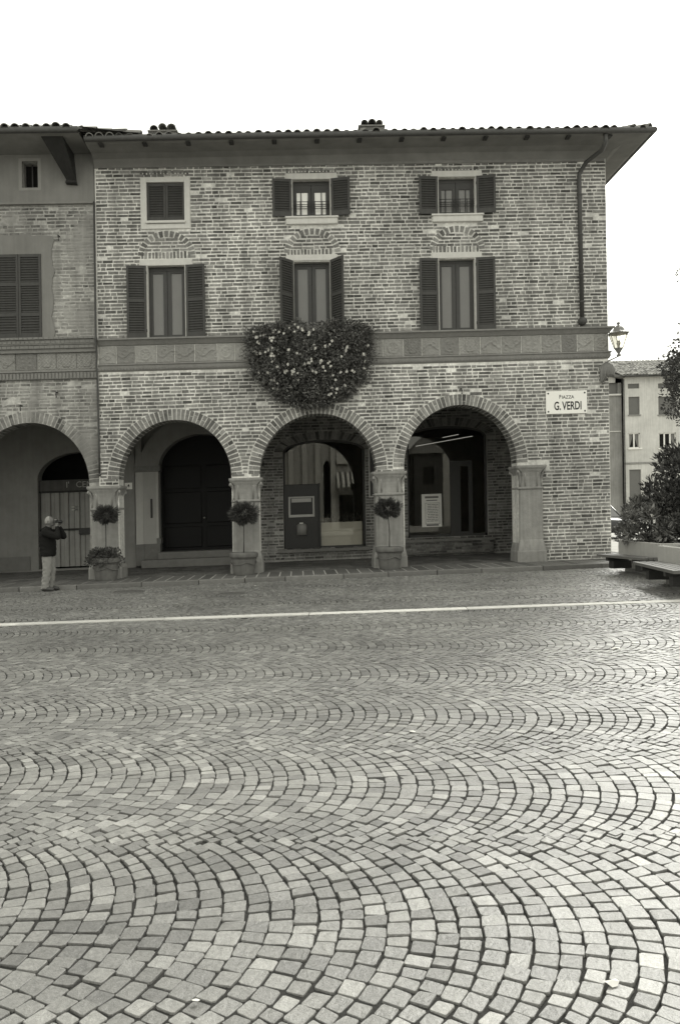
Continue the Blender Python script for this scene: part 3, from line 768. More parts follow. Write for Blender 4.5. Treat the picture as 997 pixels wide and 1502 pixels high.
coppi(mb, lambda k: Vector((XE, EY, hz + .06)) + hip * .1, hip, lambda k: hl, Vector((hip.y, -hip.x, 0)).normalized(), 1, 40, rad=.12)
mb.build('roof', [M_TILE, M_LEDGE], house, True)
def chimney(x, w, hgt):
    m = MB(); y = .35; zb = zf(y) - .1; zt = zf(y) + hgt
    m.box(x - w / 2, x + w / 2, y - .2, y + .2, zb, zt)
    courses(m, MY(y - .2), x - w / 2, x + w / 2, zb + .1, zt, (), m=0, wave=0)
    m.bbox(x - w / 2 - .04, x + w / 2 + .04, y - .24, y + .24, zt, zt + .04, .01, 1)
    n = int(w / .17)
    coppi(m, lambda k: Vector((x - w / 2 + (k + .5) * w / n, y - .27, zt + .04)), Vector((0, 1, .12)).normalized(), lambda k: .5, (1, 0, 0), n, 2, rad=w / n / 2, m=2)
    m.build('chimney', [M_BRICK_IN, M_LEDGE, M_TILE], house, True)
chimney(2.0, .60, .27); chimney(-3.22, .66, .20)
# downpipe
mb = MB()
mb.tube([(7.60, EY + .02, EZ - .02), (7.60, EY + .02, EZ - .2), (7.56, EY + .16, EZ - .34), (7.36, -.2, 10.1), (7.22, -.095, 9.86), (7.215, -.09, 9.7), (7.235, -.09, 6.2)], .055, 12)
mb.ball((7.24, -.085, 6.13), .115, 0, 14, 10)
for z in (9.3, 8.3, 7.3, 6.6): mb.lathe([(.062, 0), (.068, .01), (.068, .03), (.062, .04)], (7.22 + (9.7 - z) * .0055, -.09, z), 12)
mb.build('downpipe', M_PIPE, house, True)
# ------------------------------------------------------------------ left house
XA = -12.5
left = empty('brick_house', (-8, 0, gz(-8)), 'shabbier brick house half smeared with plaster, one wide arch over a metal gate', 'house')
AL = (-6.56, 2.46, 1.44, 1.54)
lh = [(AL[0] - AL[2], AL[0] + AL[2], -1, AL[1], AL[3]), (-11.2, -8.32, -1, AL[1], AL[3]), (-7.30, -6.20, 6.05, 8.13), (-6.62, -6.24, 9.75, 10.40), (-10.2, -9.1, 6.05, 8.13)]
mb = MB()
wall(mb, XA, XL - .004, -.3, 10.75, lh, .03, .55, 1)
MLF = lambda u, v, w: (u, .03 - w, v)
ex = [ex_arch(AL[0], AL[1], AL[2] + .27, AL[3] + .27, 2.4), ex_arch(AL[0], AL[1], AL[2], AL[3], -1), ex_arch(-9.76, AL[1], 1.71, AL[3] + .27, -1), ex_rect(-12.5, -6.0, 5.95, 8.56), ex_rect(-5.1, -4.4, -1, 2.4), ex_rect(-8.4, -7.9, -1, 2.4), ex_rect(XA, XL, 5.03, 6.06)]
courses(mb, MLF, XA, XL - .03, .02, 9.32, ex, m=0, wmin=.001, wmax=.008, skip=.08, ch=.086)
for xc in (AL[0], -9.76): voussoirs(mb, xc, AL[1], AL[2], AL[3], .27, .03, .52, 4, 0, w=.006)
mb.build('front_wall', [M_BRICK_L, M_MORTAR_L], left, True)
mb = MB()
wall(mb, XA, XL - .02, 9.36, 10.75, [(-6.62, -6.24, 9.75, 10.40)], -.005, .028); mb.bbox(XA, XL - .01, -.06, .03, 9.33, 9.39, .01)
edge = [(-6.2, 6.06)] + [(-5.93 + .03 * math.sin(k * .9) + ru(-.02, .025), 6.06 + k * 2.5 / 24) for k in range(25)] + [(-6.0 - k * .13, 8.6 + ru(-.03, .03)) for k in range(1, 10)] + [(-7.3, 8.6), (-7.3, 8.131), (-6.2, 8.131)]
mb.prism(edge, lambda p, k: (p[0], .005 + .023 * k, p[1]))
mb.box(-12.4, -7.3, .005, .028, 6.06, 8.6)
for a, b, c, d in ((-6.70, -6.62, 9.68, 10.47), (-6.24, -6.16, 9.68, 10.47), (-6.62, -6.24, 9.68, 9.75), (-6.62, -6.24, 10.40, 10.47)): mb.box(a, b, -.012, -.006, c, d, 1)
mb.build('plaster_patch', [M_PLASTER_UP, M_PLASTER], left, True)
mb = MB(); mb.box(XA - .3, XA, .03, 11, -.3, 10.7); mb.box(XA, XL - .01, 11.01, 11.3, -.3, 10.7); mb.build('side_wall', M_PLASTER, left, True)
mb = MB(); mb.box(XA, XL, .56, 4.0, 4.75, 4.95); mb.build('portico_ceiling', M_PLASTER_UP, left, True)
mb = MB(); mb.box(XA, XL, .56, 11, 10.3, 10.45); mb.build('attic_floor', M_DARK, left, True)
mb = MB()
wall(mb, XA, -4.83, -.3, 4.74, [(-7.66, -5.2, .15, 2.78, .80)], YB + .02, YB + .4, 0)
mb.box(XA, -7.9, YB - .01, YB + .019, .14, .55, 1)
mb.build('portico_back_wall', [M_PLASTER, M_DADO], left, True)
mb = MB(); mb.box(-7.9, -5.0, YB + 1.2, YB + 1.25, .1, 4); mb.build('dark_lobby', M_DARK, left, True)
# string course of the left house: toothed brick bands over a relief frieze
mb = MB()
profile_run(mb, [(-.03, 6.06), (.15, 6.05), (.155, 5.99), (.12, 5.985), (.12, 5.87), (.09, 5.865), (.09, 5.775), (.06, 5.77), (.06, 5.69), (.0, 5.68)], XA, XL - .012, 0)
x = XA
while x < XL - .06:
    w = ru(.10, .14); mb.box(x, min(x + w - .016, XL - .02), -.17, -.1, 5.995, 6.045, 0); mb.box(x + .03, min(x + w + .014, XL - .02), -.135, -.08, 5.90, 5.965, 0); mb.box(x, min(x + w - .012, XL - .02), -.105, -.05, 5.785, 5.85, 0); x += w
profile_run(mb, [(-.03, 5.265), (.06, 5.26), (.065, 5.215), (.03, 5.205), (.03, 5.04), (-.03, 5.035)], XA, XL - .012, 0)
x = XA
while x < XL - .06: mb.hexa([(x, -.05, 5.05), (x + .055, -.05, 5.05), (x + .055, 0, 5.05), (x, 0, 5.05), (x, -.055, 5.19), (x + .055, -.055, 5.19), (x + .055, 0, 5.19), (x, 0, 5.19)], 0); x += .085
frieze(mb, XA, XL - .015, 5.27, 5.685, .01, 1)
mb.build('string_course', [M_LEDGE, M_TERRA], left, True)
def closed_shutters(x0, x1, z0, z1, parent):
    f = MB(); f.box(x0 - .02, x1 + .02, .10, .14, z0, z1); w = f.build('window', M_DARK, parent, True); hw = (x1 - x0) / 2
    for s in (-1, 1):
        q = place(shutter_leaf(hw - .006, z1 - z0 - .01, [.28 * (z1 - z0), .64 * (z1 - z0)]), (x0 + .003) if s < 0 else (x1 - .003), .02, z0 + .005, 0, s > 0)
        q.build('shutter', M_SHUT, w, True)
closed_shutters(-7.30, -6.20, 6.06, 8.13, left); closed_shutters(-10.2, -9.1, 6.06, 8.13, left)
mb = MB(); mb.box(-6.63, -6.23, .3, .34, 9.74, 10.41); w = mb.build('attic_window', M_DARK, left, True)
mb = MB(); mb.box(-6.45, -6.42, .2, .23, 9.75, 10.4); mb.build('frame', M_FRAME, w, True)
# metal gate with board
mb = MB(); x = -7.62; i = 0
while x < -5.22:
    w = ru(.11, .17); dz = .05 if i % 2 else .0
    mb.hexa([(x, YB + .2 - dz, .2), (x + w * .82, YB + .2 - dz, .2), (x + w, YB + .23, .2), (x - .01, YB + .23, .2), (x, YB + .2 - dz, 2.44), (x + w * .82, YB + .2 - dz, 2.44), (x + w, YB + .23, 2.44), (x - .01, YB + .23, 2.44)], 0)
    x += w; i += 1
mb.box(-7.64, -5.22, YB + .13, YB + .165, 1.27, 1.33, 1); mb.box(-7.64, -5.22, YB + .13, YB + .165, 2.40, 2.45, 1)
gate = mb.build('gate', [M_GATE, M_WOOD], left, True)
mb = MB(); mb.bbox(-6.50, -6.02, YB + .08, YB + .128, 1.14, 1.33, .01); mb.build('lock_box', M_IRON, gate, True)
mb = MB(); mb.bbox(-6.72, -6.52, YB + .15, YB + .168, 1.86, 1.90, .003); mb.bbox(-6.72, -6.52, YB + .15, YB + .168, 1.95, 1.98, .003); mb.build('sticker', M_TRIM, gate, True)
mb = MB(); mb.bbox(-7.64, -5.22, YB + .14, YB + .19, 2.455, 2.78, .01); bd = mb.build('sign_board', mat('faded_board', .10, .8, .2, .35, 5., streak=.3), left, True)
for tx_, xx in (("I'", -6.82), ('CEN', -6.33)): mb = MB(); text_mb(mb, tx_, .25, FRONT(xx, YB + .138, 2.62)); mb.build('lettering', mat('faded_letters', .4, .8, .2, .3, 12.), bd, True)
# left eaves, bracket and roof
LY, LZ = -1.12, 10.56
mb = MB(); XLE = -4.95
mb.quad((XA, LY, LZ), (XLE, LY, LZ), (XLE, .03, LZ), (XA, .03, LZ), 0); mb.quad((XLE, LY, LZ), (XLE, LY, LZ + .1), (XLE, .05, LZ + .1), (XLE, .05, LZ), 1)
mb.build('soffit', [M_SOFFIT, M_WOOD], left, True)
mb = MB(); mb.rings([[(x, LY + dy, LZ + .04 + dz) for dy, dz in sec] for x in (XA, -10, -8, -6, XLE)], 0, True, False, False); mb.build('gutter', M_PIPE, left, True)
mb = MB()
mb.hexa([(-5.52, -.12, 9.88), (-5.30, -.12, 9.86), (-5.30, .02, 9.86), (-5.52, .02, 9.88), (-5.86, -.95, 10.555), (-5.36, -.95, 10.555), (-5.36, .02, 10.555), (-5.86, .02, 10.555)])
mb.hexa([(-5.54, -.16, 9.80), (-5.28, -.16, 9.80), (-5.28, .02, 9.78), (-5.54, .02, 9.80), (-5.52, -.13, 9.90), (-5.30, -.13, 9.88), (-5.30, .02, 9.88), (-5.52, .02, 9.90)])
mb.build('bracket', M_WOOD, left, True)
mb = MB(); lz = LZ + .06; RYL = 5.2
zl = lambda y: lz + (y - LY) * SL
mb.quad((XA, LY, lz), (XLE, LY, lz), (XLE, RYL, zl(RYL)), (XA, RYL, zl(RYL)), 1); mb.quad((XA, 11.6, lz), (XLE, 11.6, lz), (XLE, RYL, zl(RYL)), (XA, RYL, zl(RYL)), 1)
mb.quad((XA, LY, lz), (XA, RYL, zl(RYL)), (XA, 11.6, lz), (XA, 11.5, lz), 1)
n = int((XLE - XA) / pit)
coppi(mb, lambda k: Vector((XA + .1 + k * pit, LY - .04, lz + .02)), up, lambda k: (RYL - LY) / cs, (1, 0, 0), n, 20)
# tiles of the higher roof's end slope, spilling to the right on to the lower roof
dn = Vector((-1, .10, .13)).normalized(); sd = Vector((.10, 1, 0)).normalized()
mb.quad((-3.3, EY - .0, hz + .02), (XLE, LY + .02, lz + .10), (XLE, 3.5, zl(3.5)), (-3.3, 3.5, zf(3.5) + .02), 1)
mb.quad((XLE, LY, LZ + .0), (XLE + .02, LY, LZ), (XLE + .02, RYL, zl(RYL)), (XLE, RYL, zl(RYL)), 1)
coppi(mb, lambda k: Vector((-3.55 - .05 * (k % 2) - .06 * k, EY + .04 + k * .215, hz + .05 + k * .215 * SL)), dn, lambda k: 1.5 - .06 * k, sd, 12, 6, rad=.10)
mb.build('roof', [M_TILE, M_LEDGE], left, True)

# ------------------------------------------------------------------ ground
mb = MB()
S = 700
mb.quad((-S, -S, -.008), (S, -S, -.008), (S, S, -.008), (-S, S, -.008))
tag(mb.build('ground', M_GROUND, None, True), kind='structure')
mb = MB(); mb.quad((8.9, -1.5, -.004), (160, -1.5, -.004), (160, 130, -.004), (8.9, 130, -.004)); mb.quad((-120, -160, -.005), (120, -160, -.005), (120, -23, -.005), (-120, -23, -.005)); mb.quad((-120, -23, -.005), (-13.5, -23, -.005), (-13.5, -1.6, -.005), (-120, -1.6, -.005)); mb.quad((14, -23, -.005), (120, -23, -.005), (120, -1.5, -.005), (14, -1.5, -.005))
tag(mb.build('side_road', M_ROAD, None, True), kind='structure')
# strip of white stone
LA, LB = Vector((-4.57, -7.40)), Vector((5.77, -8.06))
ld = (LB - LA).normalized(); ln = Vector((-ld.y, ld.x))
def strip_d(x, y): return abs((Vector((x, y)) - LA).dot(ln))
mb = MB(); s = -9.0
while s < 22:
    L = ru(2.1, 2.5); p = LA + ld * s; q = LA + ld * (s + L - .012); w = .13
    r = [p - ln * w, q - ln * w, q + ln * w, p + ln * w]; h = ru(.0, .004)
    mb.hexa([(a.x, a.y, -.03) for a in r] + [(a.x, a.y, .004 + h) for a in r]); s += L
tag(mb.build('paving_strip', M_STRIP, None, True), kind='structure')
# cubes of porphyry laid in rows of segmental arcs: real stones
def cobbles():
    W = 1.507; Rr = 1.0; pu = .0905; th = R_(-5.0); c, s_ = math.cos(th), math.sin(th)
    y0 = -19.8 + 2.985 + .0
    PH = math.asin(W / 2 / Rr)
    near = []; far = []
    for n in range(-2, 12):
        vc = y0 + n * W
        depth = vc + 19.8
        if depth < .9: continue
        hw = .47 * (depth + W) + 1.6
        u = -hw + ru(0, pu) - .2; hi_ = PH + .02
        while u < hw + 1.2:
            pp = pu * ru(.93, 1.07); u += pp; ph = -PH - ru(.045, .075); hi_ = PH + ru(.04, .07)
            while ph < hi_ - .02:
                dph = .083 * ru(.8, 1.22) / Rr * (.9 if abs(ph) > .6 else 1.)
                e = ph + dph
                if e > hi_ - .04: e = hi_
                g = .0034 + ru(0, .0042); w = pp * math.cos((ph + e) / 2)
                pts = []
                for f, d in ((ph + g / 1.3, g * .8), (e - g / 1.3, g * .8), (e - g / 1.3, w - g * .5), (ph + g / 1.3, w - g * .5)):
                    uu = u - Rr * (1 - math.cos(f)) - d * math.cos(f); vv = Rr * math.sin(f) - d * math.sin(f)
                    uu += ru(-.0052, .0052); vv += ru(-.0052, .0052) + vc
                    wob = .025 * math.sin(u * .9 + n) 
                    x = uu * c - (vv - y0) * s_; y = y0 + uu * s_ + (vv - y0) * c + wob
                    pts.append((x, y))
                cx = sum(p[0] for p in pts) / 4; cy = sum(p[1] for p in pts) / 4
                if not (strip_d(cx, cy) < .185 or cy > -1.66):
                    (near if cy < -9.0 else far).append(pts)
                ph = e
    V = []; Fc = []
    for lst, fine in ((near, True), (far, False)):
        for p in lst:
            cx = sum(q[0] for q in p) / 4; cy = sum(q[1] for q in p) / 4
            h0 = .002 + ru(-.0035, .0035); tx, ty = ru(-.045, .045), ru(-.045, .045)
            i = len(V)
            if fine:
                ring = []
                for k in range(4):
                    a, b, d = p[k - 1], p[k], p[(k + 1) % 4]; t = ru(.04, .13); t2 = ru(.04, .13)
                    ring += [(b[0] + (a[0] - b[0]) * t, b[1] + (a[1] - b[1]) * t), (b[0] + (d[0] - b[0]) * t2, b[1] + (d[1] - b[1]) * t2)]
                m = 8
                for sc, dz in ((1.0, -.03), (1.0, -.007), (.98, -.0014), (.95, .0)):
                    for (x, y) in ring:
                        X = cx + (x - cx) * sc; Y = cy + (y - cy) * sc
                        V.append((X, Y, h0 + dz + (X - cx) * tx + (Y - cy) * ty))
                for r in range(3):
                    for k in range(m):
                        a = i + r * m + k; b = i + r * m + (k + 1) % m; Fc.append((a, b, b + m, a + m))
                Fc.append(tuple(i + 3 * m + k for k in range(m)))
            else:
                for sc, dz in ((1.0, -.02), (.97, -.005), (.86, .0)):
                    for (x, y) in p:
                        X = cx + (x - cx) * sc; Y = cy + (y - cy) * sc
                        V.append((X, Y, h0 + dz + (X - cx) * tx + (Y - cy) * ty))
                for r in range(2):
                    for k in range(4):
                        a = i + r * 4 + k; b = i + r * 4 + (k + 1) % 4; Fc.append((a, b, b + 4, a + 4))
                Fc.append((i + 8, i + 9, i + 10, i + 11))
    A = np.array(V); A[:, 2] += K * A[:, 0]
    A[:, 2] += .006 * np.sin(A[:, 0] * 1.7 + A[:, 1] * .8) * np.sin(A[:, 1] * 1.3 - .6)
    me = bpy.data.meshes.new('cobblestone_paving'); me.from_pydata(A.tolist(), [], Fc); me.materials.append(M_COBBLE)
    me.polygons.foreach_set('use_smooth', [False] * len(Fc)); me.update()
    o = bpy.data.objects.new('cobblestone_paving', me); COL.objects.link(o); tag(o, kind='structure')
    print('stones', len(near), len(far))
cobbles()
# pavement with kerb and portico floor
mb = MB()
x = -13.5
while x < 9.0:
    L = ru(.9, 1.5); mb.bbox(x, min(x + L - .012, 9.02), -1.58, -1.42, -.1, .10 + ru(-.004, .004), .015, 0); x += L
y = -1.41
while y < 16:
    L = ru(.9, 1.5); mb.bbox(8.86, 9.02, y, y + L - .012, -.1, .10, .015, 0); y += L
tag(mb.build('kerb', M_KERB, None, True), kind='structure')
mb = MB()
mb.quad((-13.5, -1.42, .094), (8.86, -1.42, .094), (8.86, .0, .094), (-13.5, .0, .094), 1); mb.quad((XR, .0, .094), (8.86, .0, .094), (8.86, 16, .094), (XR, 16, .094), 1)
mb.quad((-13.5, .0, .094), (XR, .0, .094), (XR, 4.3, .094), (-13.5, 4.3, .094), 0)
def slabs(x0, x1, y0, y1, w, d, m):
    y = y0; r = 0
    while y < y1 - .02:
        ye = min(y + d * ru(.95, 1.05), y1); x = x0 - (ru(0, w))
        while x < x1 - .01:
            xe = min(x + w * ru(.9, 1.1), x1); a = max(x, x0)
            if xe - a > .03: mb.bbox(a + .014, xe - .014, y + .012, ye - .012, .07, .10 + ru(-.003, .003), .006, m)
            x = xe
        y = ye
slabs(-13.5, 8.86, -1.415, -.05, .275, 1.37, 0); slabs(-13.5, XR, -.05, 4.0, .4, .4, 0); slabs(XR + .02, 8.86, -.05, 16, .3, .9, 0)
tag(mb.build('pavement', [M_SLAB, M_SLABJ], None, True), kind='structure')
def manhole(x, y, r, label):
    m = MB(); m.lathe([(r, -.03), (r, .004), (r - .012, .008), (r - .03, .008), (r - .034, .003)], (0, 0, 0), 30); 
    for k in range(-3, 4):
        w = math.sqrt(max(.01, (r - .06) ** 2 - (k * r / 4) ** 2)); m.box(-w, w, k * r / 4 - .012, k * r / 4 + .012, .002, .009)
    o = m.build('manhole_cover', M_COVER, None); o.location = (x, y, gz(x, .006)); tag(o, label, 'manhole cover', 'iron covers in the street')
manhole(-3.61, -2.73, .33, 'round iron manhole cover in the cobbles close to the standing photographer'); manhole(-1.31, -4.1, .30, 'round iron manhole cover in the cobbles out from the dark gateway, away from the photographer')

# ------------------------------------------------------------------ things on the walls
def root_obj(name, loc, *a): return empty(name, loc, *a)
# street sign
t = empty('street_sign', (6.82, 0, gz(6.82, 4.10)), 'white enamel street sign with black lettering, screwed high on brick corner', 'sign')
mb = MB(); mb.bbox(6.29, 7.35, -.035, -.014, 3.81, 4.39, .006); mb.build('plate', M_SIGN, t, True)
mb = MB(); text_mb(mb, 'P', .135, FRONT(6.655, -.036, 4.235), bold=.0015, xs=.8); text_mb(mb, 'IAZZA', .115, FRONT(6.855, -.036, 4.225), bold=.001, xs=.95)
text_mb(mb, 'G.', .29, FRONT(6.585, -.036, 4.0), bold=.006, xs=.64); text_mb(mb, 'VERDI', .29, FRONT(6.96, -.036, 4.0), bold=.006, xs=.64)
mb.build('lettering', M_INK, t, True)
for x, z in ((6.35, 3.87), (7.29, 3.87), (6.35, 4.33), (7.29, 4.33)):
    mb = MB(); mb.ball((x, -.037, z), .022, 0, 10, 6, (1, .5, 1)); mb.build('screw', M_INK, t, True)
# wall lantern at the corner
lx, ly = 8.07, -.32
t = empty('wall_lantern', (7.93, 0, gz(7.93, 4.8)), 'old iron wall lantern on a leafy scroll bracket at the corner', 'lantern')
mb = MB()
mb.tube([(7.80, -.02, 4.62), (7.80, -.03, 5.05)], .03, 8); mb.tube([(7.80, -.03, 4.98), (7.88, -.12, 5.10), (7.98, -.22, 5.14), (lx, ly, 5.18)], [.022, .02, .018, .016], 8)
for k in range(9):                                     # cast leaves of the bracket
    a = k / 8; p = Vector((7.70 + .25 * a, -.03 - .16 * a, 4.98 + .08 * math.sin(a * 3)))
    mb.tube([p, p + Vector((.03, -.02, -.12)), p + Vector((-.03 + .06 * rnd(), -.03, -.26 - .1 * (1 - a))), p + Vector((.05, -.02, -.34 - .1 * (1 - a)))], [.03, .045, .035, .008], 6)
mb.tube([(7.80, -.04, 4.60), (7.76, -.06, 4.56), (7.78, -.07, 4.52)], [.02, .02, .008], 6)
mb.build('bracket', M_LAMP, t, True)
def hexr(r, z, n=6): return [(lx + r * math.cos(2 * PI * j / n + .3), ly + r * math.sin(2 * PI * j / n + .3), z) for j in range(n)]
mb = MB(); mb.rings([hexr(.05, 5.17), hexr(.06, 5.21), hexr(.03, 5.24), hexr(.10, 5.35), hexr(.115, 5.37)], 0, False)
mb.rings([hexr(.275, 5.735), hexr(.275, 5.75), hexr(.18, 5.80), hexr(.15, 5.83), hexr(.13, 5.88), hexr(.06, 5.94), hexr(.03, 5.95), hexr(.028, 5.97), hexr(.05, 5.99), hexr(.05, 6.01), hexr(.015, 6.04)], 0, False)
for a, b in zip(hexr(.112, 5.37), hexr(.245, 5.74)): mb.tube([a, b], .009, 5)
for q in (hexr(.112, 5.37), hexr(.245, 5.74)): mb.tube(q + [q[0]], .009, 5)
mb.build('frame', M_LAMP, t, True)
mb = MB(); mb.rings([hexr(.105, 5.375), hexr(.238, 5.735)], 0, False, False); mb.build('pane', M_GLASSC, t, True)
mb = MB(); mb.ball((lx, ly, 5.5), .05, 0, 10, 8, (1, 1, 1.5)); mb.tube([(lx, ly, 5.37), (lx, ly, 5.45)], .02, 6); mb.build('bulb', mat('milky_glass', .7, .3, .4, .03), t, True)
# thin dark cable down the party line
mb = MB(); mb.tube([(-4.88, -.06, 9.36), (-4.885, -.09, 6.1), (-4.86, -.19, 6.0), (-4.86, -.19, 5.95), (-4.875, -.04, 5.6), (-4.88, -.08, 5.3), (-4.87, -.03, 5.0), (-4.86, -.03, 3.4), (-4.855, -.03, 2.68)], .024, 8); mb.ball((-4.855, -.03, 2.66), .04, 0, 8, 6)
tag(mb.build('cable_conduit', M_PIPE, None, True), 'thin dark conduit running down the joint between both brick houses', 'conduit')
# iron wall hooks
for (x, z, lb) in ((-5.86, 4.72, 'small iron hook standing out above the wide arch beside the conduit'), (-6.72, 4.42, 'small iron hook just above the crown of the leftmost arch'), (4.12, 4.52, 'small iron peg above the crown of the rightmost arch'), (-5.75, 8.55, 'small iron hook high beside the closed double shutters')):
    m = MB(); m.tube([(x, .05, z), (x - .0, -.10, z - .01), (x + .01, -.12, z - .05), (x + .012, -.11, z - .12)], [.016, .016, .014, .012], 6); m.ball((x + .012, -.11, z - .13), .018, 0, 8, 6); m.lathe([(.035, 0), (.03, .012)], (0, 0, 0), 8) if False else None
    tag(m.build('wall_hook', M_IRON, None, True), lb, 'hook', 'iron hooks in the walls')
# notice case, house number, hanging lamp, cash machine, poster
t = empty('notice_case', (2.34, YB, gz(2.34, 2.6)), 'dark notice case with thin pale frame on portico wall between shop windows', 'notice case')
mb = MB(); mb.bbox(2.14, 2.60, YB - .09, YB - .012, 1.95, 3.38, .006); mb.build('case', M_ATM, t, True)
mb = MB()
for a, b, c, d in ((2.12, 2.155, 1.93, 3.4), (2.585, 2.62, 1.93, 3.4), (2.155, 2.585, 1.93, 1.965), (2.155, 2.585, 3.365, 3.4)): mb.box(a, b, YB - .105, YB - .08, c, d)
mb.build('frame', M_TRIM, t, True)
t = empty('house_number', (-5.02, YB, gz(-5.02, 2.52)), 'small white house number plate on the plaster wall beside the gateway', 'sign')
mb = MB(); mb.bbox(-5.12, -4.90, YB - .0, YB + .018, 2.43, 2.62, .004); mb.build('plate', M_SIGN, t, True)
mb = MB(); text_mb(mb, '4', .13, FRONT(-5.01, YB - .002, 2.525), bold=.003); mb.build('lettering', M_INK, t, True)
t = empty('hanging_lantern', (-4.93, YB - .3, gz(-4.93, 3.3)), 'dark iron lantern on a wall arm inside the second arch', 'lantern')
mb = MB(); mb.tube([(-4.95, YB + .02, 3.95), (-4.95, YB - .2, 4.02), (-4.95, YB - .35, 3.95)], .014, 6); mb.build('arm', M_IRON, t, True)
mb = MB()
def sq4(r, z): return [(-4.95 + r * math.cos(PI / 4 + k * PI / 2), YB - .35 + r * math.sin(PI / 4 + k * PI / 2), z) for k in range(4)]
mb.rings([sq4(.03, 3.95), sq4(.06, 3.90), sq4(.17, 3.78), sq4(.165, 3.76)], 0, False); mb.rings([sq4(.10, 3.42), sq4(.10, 3.40), sq4(.03, 3.34)], 0, False)
for a, b in zip(sq4(.10, 3.42), sq4(.155, 3.77)): mb.tube([a, b], .01, 5)
mb.build('frame', M_IRON, t, True)
mb = MB(); mb.rings([sq4(.095, 3.42), sq4(.15, 3.76)], 0, False, False); mb.build('pane', M_GLASSC, t, True)
t = empty('cash_machine', (.1, YB, gz(.1, .46)), 'dark wall cash machine panel with bright metal slot in first shop window', 'cash machine')
mb = MB(); mb.bbox(-.42, .60, YB + .02, YB + .1, .47, 2.40, .012); mb.build('panel', M_ATM, t, True)
mb = MB()
for a, b, c, d in ((-.29, -.235, 1.41, 2.03), (.43, .485, 1.41, 2.03), (-.235, .43, 1.41, 1.49), (-.235, .43, 1.985, 2.03)): mb.bbox(a, b, YB - .03, YB + .03, c, d, .008)
mb.bbox(-.2, .39, YB - .005, YB + .03, 1.86, 1.975, .006); mb.build('slot_frame', mat('brushed_metal', .5, .35, .5, .1, 30.), t, True)
mb = MB(); mb.box(-.235, .43, YB + .012, YB + .02, 1.49, 1.985); mb.build('recess', M_BLACK, t, True)
mb = MB(); mb.rings([[(.10 + r * math.cos(PI + PI * k / 10), YB + .018 + .8 * r * math.sin(PI + PI * k / 10), z) for k in range(11)] for r, z in ((.155, .88), (.155, 1.17), (.10, 1.21))], 0, True, True); mb.build('leaflet_box', mat('grey_metal', .28, .4, .4, .1), t, True)
mb = MB(); mb.bbox(.03, .14, YB - .05, YB - .03, 1.19, 1.25, .003); mb.build('leaflet', M_PAPER, t, True)
t = empty('poster', (4.04, YB, gz(4.04, .97)), 'pale printed poster stuck behind the glass of the doorway shop window', 'poster')
mb = MB(); mb.box(3.73, 4.34, YB + .08, YB + .085, .97, 1.97); mb.build('sheet', mat('poster_paper', .85, .8, .2, .12, 5.), t, True)
mb = MB(); random.seed(5)
mb.box(3.83, 4.24, YB + .076, YB + .079, 1.84, 1.9); mb.box(3.87, 4.2, YB + .076, YB + .079, 1.76, 1.79)
for k in range(11):
    z = 1.64 - k * .05; a = 3.88 + ru(0, .03)
    while a < 4.24: e = min(a + ru(.05, .16), 4.25); mb.box(a, e - .015, YB + .076, YB + .079, z, z + .018); a = e
mb.box(3.87, 4.24, YB + .076, YB + .079, 1.0, 1.05); mb.build('print', M_PRINT, t, True)
mb = MB()
for a, b, c, d in ((3.84, 3.85, 1.05, 1.7), (4.27, 4.28, 1.05, 1.7), (3.85, 4.27, 1.69, 1.7), (3.85, 4.27, 1.06, 1.07)): mb.box(a, b, YB + .076, YB + .079, c, d)
mb.build('border', M_PRINT, t, True)
t = empty('window_planter', (1.28, YB + .5, gz(1.28, .2)), 'pale two tier planter with spiky plants behind the cash machine window', 'planter')
mb = MB(); mb.bbox(.68, 1.94, YB + .24, YB + .7, .3, .93, .012); mb.bbox(.68, 1.94, YB + .27, YB + .7, .96, 1.22, .012); mb.bbox(.68, 1.94, YB + .3, YB + .66, .2, 1.0, .01); mb.build('trough', mat('pale_trough', .6, .7, .3, .1, 4.), t, True)
mb = MB()
for k in range(70):
    x = ru(.72, 1.9); y = YB + ru(.35, .6); a = ru(-.12, .12); h = ru(.10, .34)
    mb.tube([(x, y, 1.2), (x + a * .4, y + ru(-.04, .04), 1.2 + h * .6), (x + a, y + ru(-.08, .08), 1.2 + h)], [.012, .016, .002], 4)
mb.build('foliage', M_LEAFD, t, True)
# ------------------------------------------------------------------ plants
def leaf(mb, p, d, w, l, m=0, fold=.3):
    """one folded leaf: 4 points, two faces along the midrib"""
    d = d.normalized(); s = d.cross(Vector((ru(-1, 1), ru(-1, 1), ru(-1, 1)))).normalized(); n = d.cross(s)
    a = p; b = p + d * l; c = p + d * l * .45 + s * w * .5 + n * w * fold; e = p + d * l * .45 - s * w * .5 + n * w * fold
    i = len(mb.v); mb.v += [tuple(a), tuple(c), tuple(b), tuple(e)]; mb.face((i, i + 1, i + 2), m); mb.face((i, i + 2, i + 3), m)
def rv():
    while True:
        v = Vector((ru(-1, 1), ru(-1, 1), ru(-1, 1)))
        if .05 < v.length < 1: return v
def clump(mb, c, r, n, w, l, m=0, up=.3, sc=(1, 1, 1)):
    c = Vector(c)
    for _ in range(n):
        v = rv(); f = v.length ** .35; q = v.normalized() * f
        p = c + Vector((q.x * r * sc[0], q.y * r * sc[1], q.z * r * sc[2]))
        d = v.normalized() * .7 + rv() * .8 + Vector((0, 0, up))
        leaf(mb, p, d, w * ru(.7, 1.2), l * ru(.7, 1.25), m)
